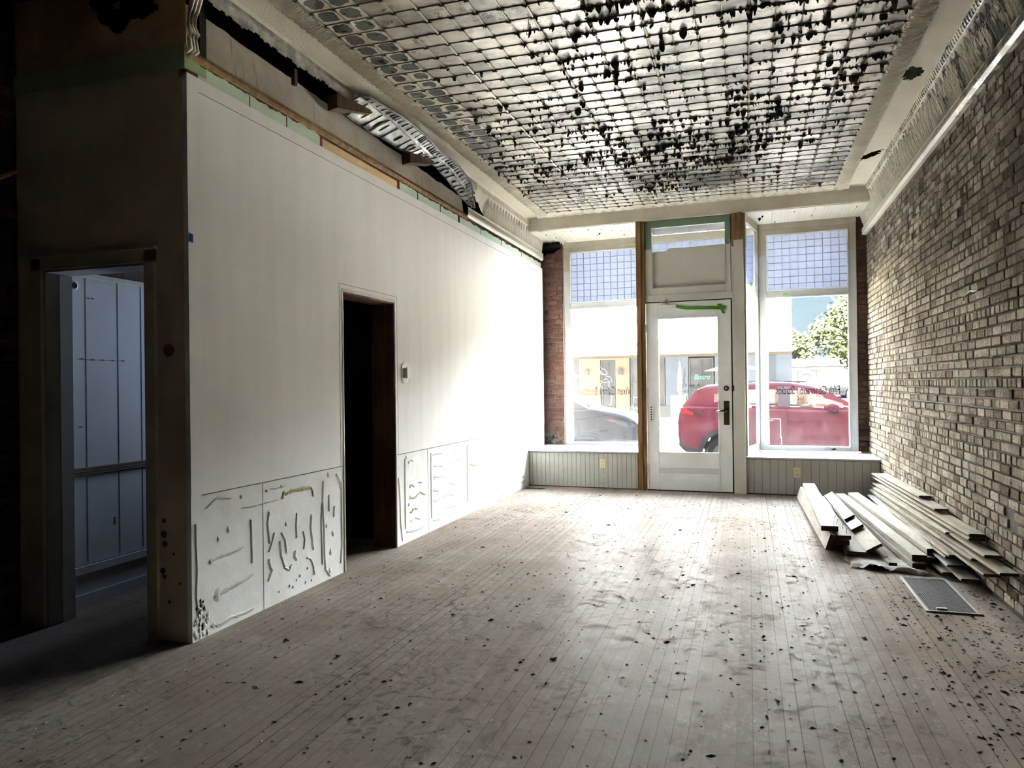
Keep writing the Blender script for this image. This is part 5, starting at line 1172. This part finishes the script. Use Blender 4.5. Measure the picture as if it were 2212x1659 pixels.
# ---------------- cars
def lerp_tab(tab, x):
    if x <= tab[0][0]: return tab[0][1]
    for (a, za), (b_, zb) in zip(tab, tab[1:]):
        if x <= b_: f = (x - a) / (b_ - a); return za + (zb - za) * f
    return tab[-1][1]
def car(label, name, u0, u1, v0, width, ground, top, sill, roof, beltf, wheels, wr, paint, glassz, clad, lights, extra=None, flip=False, grp=None):
    """u0..u1 length, v0 near side, top: z of hood/deck/belt, roof: z of roof line over the cabin; all tables in world z"""
    t_ = thing(name, label, 'car', FR(((u0 + u1) / 2, v0 + width / 2, ground)), grp)
    vc = v0 + width / 2; nc = int((u1 - u0) / .035); us = [u0 + (u1 - u0) * i / nc for i in range(nc + 1)]
    def hw(u, z):
        ends = min((u - u0) / .55, (u1 - u) / .7, 1.0); ends = max(ends, 0.0); e_ = math.sqrt(max(0, 1 - (1 - ends) ** 2.4)) * .28 + .72
        zz = (z - ground); f = 0.95 + .05 * math.exp(-((zz - .62) / .28) ** 2); 
        if zz < .45: f -= .04 * (.45 - zz) / .3
        return width / 2 * e_ * f
    def zb(u):
        z = lerp_tab(sill, u)
        for wu in wheels:
            d = abs(u - wu); rr = wr + .075
            if d < rr: z = max(z, ground + wr + math.sqrt(rr * rr - d * d) * 1.0)
        return z
    body = MB(); cl = MB(); NR = 14
    rowsL = []
    for u in us:
        a, b_ = zb(u), lerp_tab(top, u); a = min(a, b_ - .02); row = []
        for k in range(NR + 1): z = a + (b_ - a) * k / NR; row.append((u, -hw(u, z), z))
        h_ = hw(u, b_)
        for k in range(1, 8): y = -h_ + 2 * h_ * k / 8; row.append((u, y, b_ + .035 * (1 - (y / h_) ** 2)))
        for k in range(NR + 1): z = b_ + (a - b_) * k / NR; row.append((u, hw(u, z), z))
        rowsL.append(row)
    m_ = len(rowsL[0])
    def W(p): return FR((p[0], vc + p[1], p[2]))
    vs = [W(p) for r in rowsL for p in r]
    fb_, fc_ = [], []
    for i in range(len(us) - 1):
        um = (us[i] + us[i + 1]) / 2
        for k in range(m_ - 1):
            q = (i * m_ + k, i * m_ + k + 1, (i + 1) * m_ + k + 1, (i + 1) * m_ + k); zc = (rowsL[i][k][2] + rowsL[i][k + 1][2]) / 2
            side = k < NR or k > m_ - NR - 2
            isc = clad and side and (any(math.hypot(um - wu, zc - (ground + wr)) < wr + .15 for wu in wheels) or zc < lerp_tab(sill, um) + .14)
            (fc_ if isc else fb_).append(q)
    cap0 = tuple(range(m_)); cap1 = tuple(range((len(us) - 1) * m_ + m_ - 1, (len(us) - 1) * m_ - 1, -1))
    fb_ += [cap0, cap1]
    body.add(vs, fb_); body.build('car_body', paint, t_, True)
    if clad: 
        cl.add([(Vector(p) + (Vector(p) - Vector(W((0, 0, p[2])))) * 0) for p in vs], fc_); cl.build('arch_trim', M('car_trim', (.045, .052, .062), .5), t_, True)
    # cabin
    ru0, ru1 = roof[0][0], roof[-1][0]; n2 = int((ru1 - ru0) / .035); uu = [ru0 + (ru1 - ru0) * i / n2 for i in range(n2 + 1)]; rows = []; KR = 8
    for u in uu:
        zt, z0_ = lerp_tab(roof, u), lerp_tab(top, u) - .01; zt = max(zt, z0_ + .012); wb_ = hw(u, z0_) * .985; row = []
        rf = max(0, min(1, (zt - z0_) / .45))
        for k in range(KR + 1): f = k / KR; row.append((u, -(wb_ - .17 * rf * f ** 1.3), z0_ + (zt - z0_) * f))
        ht = wb_ - .17 * rf
        for k in range(1, 8): y = -ht + 2 * ht * k / 8; row.append((u, y, zt + .03 * rf * (1 - (y / ht) ** 2)))
        for k in range(KR + 1): f = 1 - k / KR; row.append((u, (wb_ - .17 * rf * f ** 1.3), z0_ + (zt - z0_) * f))
        rows.append(row)
    m2_ = len(rows[0]); vs = [W(p) for r in rows for p in r]; fp, fg, fpil = [], [], []
    for i in range(n2):
        um = (uu[i] + uu[i + 1]) / 2
        for k in range(m2_ - 1):
            q = (i * m2_ + k, i * m2_ + k + 1, (i + 1) * m2_ + k + 1, (i + 1) * m2_ + k)
            zc = (rows[i][k][2] + rows[i + 1][k + 1][2]) / 2; side = k < KR or k > m2_ - KR - 2
            slope = (lerp_tab(roof, um + .02) - lerp_tab(roof, um - .02)) / .04
            if side: kind = glassz(um, zc)
            else: kind = 'g' if abs(slope) > .38 else 'p'
            (fg if kind == 'g' else fpil if kind == 'b' else fp).append(q)
    cb = MB().add(vs, fp).build('car_roof', paint, t_, True)
    MB().add(vs, fg).build('car_window', carglass, t_, True)
    if fpil: MB().add(vs, fpil).build('pillar', M('pillar_black', (.02, .02, .025), .3), t_, True)
    # wheels
    for wu in wheels:
        for sgn in (-1, 1):
            ax = tuple(-FN) if sgn < 0 else tuple(FN); v_ = v0 + .21 if sgn < 0 else v0 + width - .21; cz = ground + wr
            tw = MB().lathe([(wr * .66, 0), (wr * .97, 0.0), (wr, .03), (wr, .15), (wr * .95, .185), (wr * .80, .20), (wr * .68, .19), (wr * .66, .16)], 36, FR((wu, v_, cz)), ax).build('wheel', rubber, t_, True)
            mb = MB().lathe([(wr * .66, .165), (wr * .66, .175), (wr * .60, .165), (wr * .58, .06), (.02, .05)], 36, FR((wu, v_, cz)), ax)
            for k in range(7):
                an = 2 * PI * k / 7 + .3; d1 = FE * math.cos(an) + Vector((0, 0, 1)) * math.sin(an); d2 = FE * -math.sin(an) + Vector((0, 0, 1)) * math.cos(an); C0 = Vector(FR((wu, v_, cz))) + Vector(ax) * .155
                P = [C0 + d1 * .05 - d2 * .03, C0 + d1 * .05 + d2 * .03, C0 + d1 * wr * .62 + d2 * .022, C0 + d1 * wr * .62 - d2 * .022]; mb.add(P + [p - Vector(ax) * .03 for p in P], [(0, 1, 2, 3), (0, 4, 5, 1), (2, 6, 7, 3), (1, 5, 6, 2), (3, 7, 4, 0)])
            mb.lathe([(.06, .14), (.06, .165), (.03, .17)], 14, FR((wu, v_, cz)), ax); mb.build('rim', M('alloy', (.25, .26, .27), .4, .3), tw)
            MB().lathe([(wr + .06, 0), (wr + .06, .01)], 24, FR((wu, v_ + (.02 if sgn < 0 else -.02), cz)), ax).build('wheel_well', black, t_)
    for (nm, mt_, quads) in lights:
        for quad in quads:
            mb = MB(); P = [FR((u, v0 + .5 * width - hw(u, z) - .012, z)) for u, z in quad]; Q = [FR((u, v0 + .5 * width - hw(u, z) + .05, z)) for u, z in quad]; n_ = len(P); mb.add(P + Q, [tuple(range(n_))] + [(k, (k + 1) % n_, n_ + (k + 1) % n_, n_ + k) for k in range(n_)])
            mb.build(nm, mt_, t_)
    return t_, hw, vc
G = -.39; V0 = 5.25
redp = M('red_car_paint', (.16, .020, .045), .3, .0, coat=.06); darkp = M('dark_car_paint', (.012, .015, .028), .3, .0, coat=.12); whitep = M('white_car_paint', (.035, .035, .036), .3)
tailm = M('tail_lens', (.45, .02, .02), .2); clearm = M('lamp_lens', (.35, .38, .42), .15); chrom = M('chrome', (.6, .6, .62), .2, .9); trimd = M('car_trim', (.045, .052, .062), .5)
def gz_red(u, z):
    if z < .845 or z > 1.20: return 'p'
    if -.62 < u < -.30 and z > .93 and z < 1.12 and u < -.30: return 'g'
    if -.22 < u < .50 and z < 1.18: return 'g'
    if .50 <= u < .71: return 'b'
    if .71 <= u < 1.72 and z < 1.17 - max(0, (u - .95)) * .42: return 'g'
    return 'p'
rc, rhw, rvc = car('red SUV parked outside, seen through the door and right window', 'red_car', -1.31, 3.30, V0, 1.83, G,
    [(-1.31, .55), (-1.27, .78), (-1.20, .86), (-1.0, .86), (-.3, .84), (.3, .815), (1.3, .785), (1.75, .80), (1.95, .80), (2.6, .74), (3.05, .62), (3.24, .45), (3.30, .25)],
    [(-1.31, .12), (-1.15, -.02), (-.9, -.10), (2.9, -.12), (3.3, .0)],
    [(-1.22, .87), (-1.10, 1.0), (-.96, 1.16), (-.78, 1.235), (-.3, 1.275), (.34, 1.295), (.73, 1.28), (1.07, 1.225), (1.4, 1.105), (1.69, .93), (1.92, .80)],
    None, [-.42, 2.25], .345, redp, gz_red, True,
    [('tail_light', tailm, [[(-1.265, .83), (-1.14, .82), (-1.0, .745), (-1.0, .70), (-1.22, .72)]]), ('tail_trim', trimd, [[(-1.13, .84), (-1.04, .80), (-.86, .68), (-1.0, .69), (-1.0, .75)]]),
     ('door_handle', redp, [[(.70, .635), (.97, .625), (.97, .60), (.72, .59)], [(-.05, .655), (.2, .645), (.2, .62), (-.03, .61)]]), ('door_seam', black, [[(.655, .80), (.664, .80), (.672, .0), (.664, .0)], [(1.70, .78), (1.707, .78), (1.75, .0), (1.743, .0)]])])
mb = MB()
P0 = Vector(FR((1.42, rvc - rhw(1.4, .8) - .10, .84))); mb.add([], [])
rows = []
for i in range(7):
    f = i / 6; r_ = .075 * math.sin(PI * min(.98, max(.08, f))) ** .6; rows.append([tuple(P0 + FE * (.12 * math.cos(a * PI / 6) * (1 if True else 1) * r_ / .075) + Vector((0, 0, 1)) * (r_ * math.sin(a * PI / 6)) - FN * (.09 * f - .05)) for a in range(12)])
mb.loft(rows, True); mb.build('side_mirror', redp, rc, True)
mb = MB(); mb.tube([FR((1.50, rvc - rhw(1.5, .8) + .03, .78)), FR((1.44, rvc - rhw(1.5, .8) - .08, .775))], [.035, .05], 8); mb.build('mirror_arm', trimd, rc, True)
for u in (.42, 1.15):   # seats and a driver's hair are dark shapes
    mb = MB(); mb.tube([FR((u - .08, rvc - .35, .45)), FR((u - .18, rvc - .35, .85))], [.2, .17], 10); mb.tube([FR((u - .19, rvc - .35, .88)), FR((u - .2, rvc - .35, 1.08))], [.11, .09], 10); mb.build('seat', M('seat_fabric', (.10, .09, .085), .8), rc, True)
mb = MB(); mb.tube([FR((-.2, rvc - rhw(0, .9) + .13, 1.30)), FR((.4, rvc - rhw(0, .9) + .13, 1.325)), FR((.9, rvc - rhw(0, .9) + .13, 1.30))], .012, 6); mb.build('roof_rail', trimd, rc)
def gz_dark(u, z):
    if z < .80 or z > 1.06: return 'p'
    if -3.95 < u < -3.42 and z < 1.06 - max(0, (u + 3.85)) * .55: return 'g'
    if -5.0 < u < -4.1: return 'g'
    if -5.7 < u < -5.1: return 'g'
    return 'p'
dc, dhw, dvc = car('dark blue car parked outside the left window, front wheel showing', 'dark_car', -6.6, -2.02, V0, 1.8, G,
    [(-6.6, .3), (-6.5, .7), (-6.0, .78), (-3.6, .77), (-3.02, .80), (-2.6, .74), (-2.3, .66), (-2.12, .56), (-2.04, .42), (-2.02, .3)],
    [(-6.6, .05), (-6.2, -.1), (-2.4, -.12), (-2.02, -.02)],
    [(-6.3, .80), (-5.8, .98), (-5.2, 1.10), (-4.6, 1.14), (-4.1, 1.12), (-3.75, 1.07), (-3.37, .97), (-3.02, .80)],
    None, [-3.06, -5.7], .34, darkp, gz_dark, True,
    [('headlight', clearm, [[(-2.66, .60), (-2.40, .585), (-2.14, .52), (-2.12, .45), (-2.35, .47)]]), ('turn_signal', M('amber', (.5, .16, .06), .3), [[(-2.68, .61), (-2.55, .605), (-2.48, .56), (-2.58, .56)]]), ('door_seam', black, [[(-3.45, .74), (-3.443, .74), (-3.44, .0), (-3.447, .0)]]),
     ('fog_light', clearm, [[(-2.22, .16), (-2.13, .16), (-2.13, .09), (-2.22, .09)]])])
# parked white cars, far
def gz_w(base):
    def f(u, z): return 'g' if (.2 < (z - base) and (z - base) < 1) and not (abs(((u * 1.0) % 1.1) - .5) < .05) else 'p'
    return f
for u, v_, gz_, nm, lab in ((3.1, 40.2, .27, 'white_car', 'small white car parked before the brick building, nearest the corner'), (5.2, 42.0, .32, 'white_car', 'small white car parked farther right by the tree')):
    L = 3.6
    car(lab, nm, u, u + L, v_, 1.7, gz_, [(u, gz_ + .5), (u + .2, gz_ + .8), (u + 1.0, gz_ + .85), (u + L - .3, gz_ + .7), (u + L, gz_ + .4)], [(u, gz_ + .2), (u + L, gz_ + .2)],
        [(u + .2, gz_ + .86), (u + .7, gz_ + 1.25), (u + 1.8, gz_ + 1.3), (u + 2.7, gz_ + .85)], None, [u + .75, u + L - .7], .3, whitep, gz_w(gz_ + .72), False, [], grp='white cars parked far off')

# ---------------- trees and wires
def tree(u, v_, zg, h, r, n, cols_, lab, seed, leaf=.10, blobs=9):
    rg = random.Random(seed); t_ = thing('leafy_tree', lab, 'tree', FR((u, v_, zg)), 'trees beyond the corner building')
    C0 = Vector(FR((u, v_, zg))); mb = MB()
    mb.tube([C0, C0 + Vector((.1, 0, h * .4)), C0 + Vector((-.1, 0, h * .8))], [.16, .12, .05], 8)
    for k in range(5): an = rg.random() * 6.28; mb.tube([C0 + Vector((0, 0, h * (.3 + .08 * k))), C0 + Vector((r * .6 * math.cos(an), r * .6 * math.sin(an), h * (.5 + .08 * k)))], [.06, .02], 5)
    mb.build('trunk', M('bark', (.12, .09, .06), .9), t_)
    bl = []
    for k in range(blobs): an = rg.random() * 6.28; q = rg.random() ** .5; bl.append((C0 + Vector((r * .7 * q * math.cos(an), r * .7 * q * math.sin(an), h * (.35 + .6 * rg.random() * (1 - .4 * q)))), r * rg.uniform(.3, .55)))
    lv = MB()
    for _ in range(n):
        c_, rr = rg.choice(bl); d = Vector((rg.gauss(0, 1), rg.gauss(0, 1), rg.gauss(0, .8))).normalized() * rr * rg.uniform(.55, 1.05); p = c_ + d
        a = Vector((rg.gauss(0, 1), rg.gauss(0, 1), rg.gauss(0, .5))).normalized() * leaf; b_ = a.orthogonal().normalized() * leaf * .55; b_.rotate(Matrix.Rotation(rg.random() * 6.28, 3, a)); lv.cur = rg.randint(0, len(cols_) - 1)
        lv.add([p - a, p + b_, p + a, p - b_], [(0, 1, 2, 3)])
    lv.build('foliage', cols_, t_)
lg = [M('leaf_a', (.026, .031, .006), .6), M('leaf_b', (.016, .022, .004), .6), M('leaf_c', (.036, .040, .010), .6)]
tree(4.6, 26.5, -.05, 7.0, 1.9, 9000, lg, 'light green maple tree at the right edge of the right window', 11, .11, 13)
tree(4.3, 62.5, .6, 6.0, 2.2, 5000, lg, 'rounded yellow green tree behind the brick building, beside the corner', 12, .18, 8)
tree(9.0, 66, .6, 5.0, 2.2, 4500, lg, 'low dark green tree behind the brick building roof', 13, .18, 8)
tree(15.5, 66, .6, 7.0, 3.0, 4500, lg, 'wide green tree behind the brick building, farther right', 14, .2, 9)
mb = MB()
for z in (3.85, 4.0, 4.15): mb.tube([FR((0 + 3 * k, 48.0, z - .12 * math.sin(PI * k / 8))) for k in range(9)], .012, 4)
tag(mb.build('utility_wires', framem), 'thin overhead utility wires against the trees', 'wires')
mb = MB()
for k in range(16): mb.tube([FR((1.9 + .11 * k, 26, -.05)), FR((1.9 + .11 * k, 26, .85))], .012, 4)
mb.tube([FR((1.85, 26, .8)), FR((3.7, 26, .8))], .015, 4); mb.tube([FR((1.85, 26, .1)), FR((3.7, 26, .1))], .015, 4)
tag(mb.build('metal_fence', framem), 'short dark railing beyond the red car window', 'railing')

# ================================================================== LETTERING ON THE GLASS (reads from the street)
ink = M('vinyl_grey', (.022, .024, .023), .8, spec=.05); inkw = M('vinyl_white', (.8, .82, .8), .6); inkd = M('vinyl_dark', (.006, .006, .007), .8, spec=.05)
text('window_lettering', 'Vixen Galore Boudoir', (-1.895, .962, 1.155), .165, ink, .49, True, .0006, None, 'grey reversed lettering Vixen Galore Boudoir on the left window', 'lettering')
text('window_lettering', 'Fifth Generation Studios', (.70, .816, 1.150), .150, ink, .50, True, .0006, None, 'grey reversed lettering Fifth Generation Studios on the right window', 'lettering')
text('window_lettering', 'LLC', (.61, .816, 1.08), .06, ink, .8, True, .0006, None, 'small reversed line of lettering below the studio name', 'lettering')
text('window_lettering', 'By App. Only', (-.675, .034, 1.262), .05, ink, .9, True, .0005, None, 'small reversed line of lettering on the door glass', 'lettering')
text('window_lettering', '2        2.9151', (-.685, .034, 1.185), .048, ink, .95, True, .0005, None, 'reversed phone number lettering low on the door glass', 'lettering')
def decal(name, strokes, v_, r, mat, lab):
    mb = MB()
    for st in strokes: mb.tube([FR((u, v_, z)) for u, z in st], r, 4, True, tuple(FN))
    tag(mb.build(name, mat), lab, 'window decal')
arc = lambda cx, cz, rx, rz, a0, a1, n=16: [(cx + rx * math.cos(math.radians(a0 + (a1 - a0) * k / n)), cz + rz * math.sin(math.radians(a0 + (a1 - a0) * k / n))) for k in range(n + 1)]
decal('camera_decal', [[(.60, 1.285), (.585, 1.295), (.583, 1.43), (.60, 1.44), (.635, 1.44), (.66, 1.475), (.72, 1.475), (.745, 1.445), (.80, 1.445)], [(.805, 1.44), (.805, 1.30), (.79, 1.285), (.60, 1.285)], arc(.692, 1.362, .050, .048, 0, 360), arc(.692, 1.362, .034, .033, 0, 360), arc(.692, 1.362, .018, .018, 90, 200, 6),
    [(.585, 1.425), (.63, 1.425)], [(.75, 1.425), (.805, 1.425)], [(.585, 1.315), (.635, 1.315)], [(.75, 1.315), (.805, 1.315)], [(.675, 1.458), (.68, 1.458)], [(.69, 1.458), (.695, 1.458)], [(.705, 1.458), (.71, 1.458)]], .816, .0018, inkd, 'outline camera drawing above the right window lettering')
bx = lambda x, y: ((-2.28 + (x - 140) * (.77 / 595)), (1.26 - (y - 985) * (.11 / 95)))
decal('figure_decal', [[bx(*p) for p in s_] for s_ in ([(345, 760), (340, 800), (350, 840), (385, 845), (400, 800), (375, 765), (395, 740)], [(400, 760), (440, 770), (468, 810), (460, 835), (430, 830), (415, 815)], [(390, 800), (405, 830), (440, 838)], [(395, 905), (410, 925), (450, 928), (490, 915)], [(450, 850), (495, 860), (515, 895), (510, 925)], [(400, 930), (390, 960), (405, 990)], [(490, 920), (480, 960), (490, 990)], [(385, 1085), (375, 1120), (400, 1215), (402, 1235)], [(505, 1085), (515, 1120), (500, 1190), (480, 1200)], [(430, 900), (445, 880), (470, 890)])], .962, .0028, inkw, 'white line drawing of a figure behind the left window lettering')
mb = MB(); fbox(mb, .262, .375, .800, .802, .838, .845); fbox(mb, .372, .382, .800, .802, .60, .845); fbox(mb, .384, .39, .800, .802, .52, .62); fbox(mb, .24, .29, .8, .802, .815, .82); tag(mb.build('tape_residue', inkw), 'white strip of tape residue low on the right window', 'tape residue')
mb = MB(); rows = [[FR((-.728, .0235, 1.50)), FR((-.724, .0235, 1.50))], [FR((-.742, .0235, 1.40)), FR((-.718, .0235, 1.40))], [FR((-.755, .0235, 1.30)), FR((-.735, .0235, 1.29))], [FR((-.765, .0235, 1.24)), FR((-.750, .0235, 1.22))]]; mb.loft(rows); tag(mb.build('paint_smear', inkw), 'long white paint smear on the door glass', 'smear')

# daylight: portals guide the sky light through the openings
def portal(u0, u1, v_, z0, z1):
    l = bpy.data.lights.new('portal', 'AREA'); l.shape = 'RECTANGLE'; l.size = u1 - u0; l.size_y = z1 - z0; l.cycles.is_portal = True
    o = bpy.data.objects.new('portal', l); col.objects.link(o); P = Vector(FR(((u0 + u1) / 2, v_, (z0 + z1) / 2))); mt = Matrix.Identity(4)
    for i in range(3): mt[i][0] = FE[i]; mt[i][1] = (0, 0, 1)[i]; mt[i][2] = FN[i]; mt[i][3] = P[i]
    o.matrix_world = mt
portal(-2.46, -1.36, 1.0, .45, 3.26); portal(.12, 1.26, .86, .45, 3.26); portal(-1.19, -.18, .12, .4, 3.25)
# area lamp added in the side room, standing in for an unseen window
l = bpy.data.lights.new('side_room_fill_lamp', 'AREA'); l.shape = 'RECTANGLE'; l.size = .35; l.size_y = 1.4; l.energy = 6; l.spread = math.radians(84); l.color = (.62, .76, 1.0)
o = bpy.data.objects.new('side_room_fill_lamp', l); col.objects.link(o); o.location = (-3.56, 6.6, 1.7); o.rotation_euler = (math.radians(97), 0, math.radians(180 - 24))
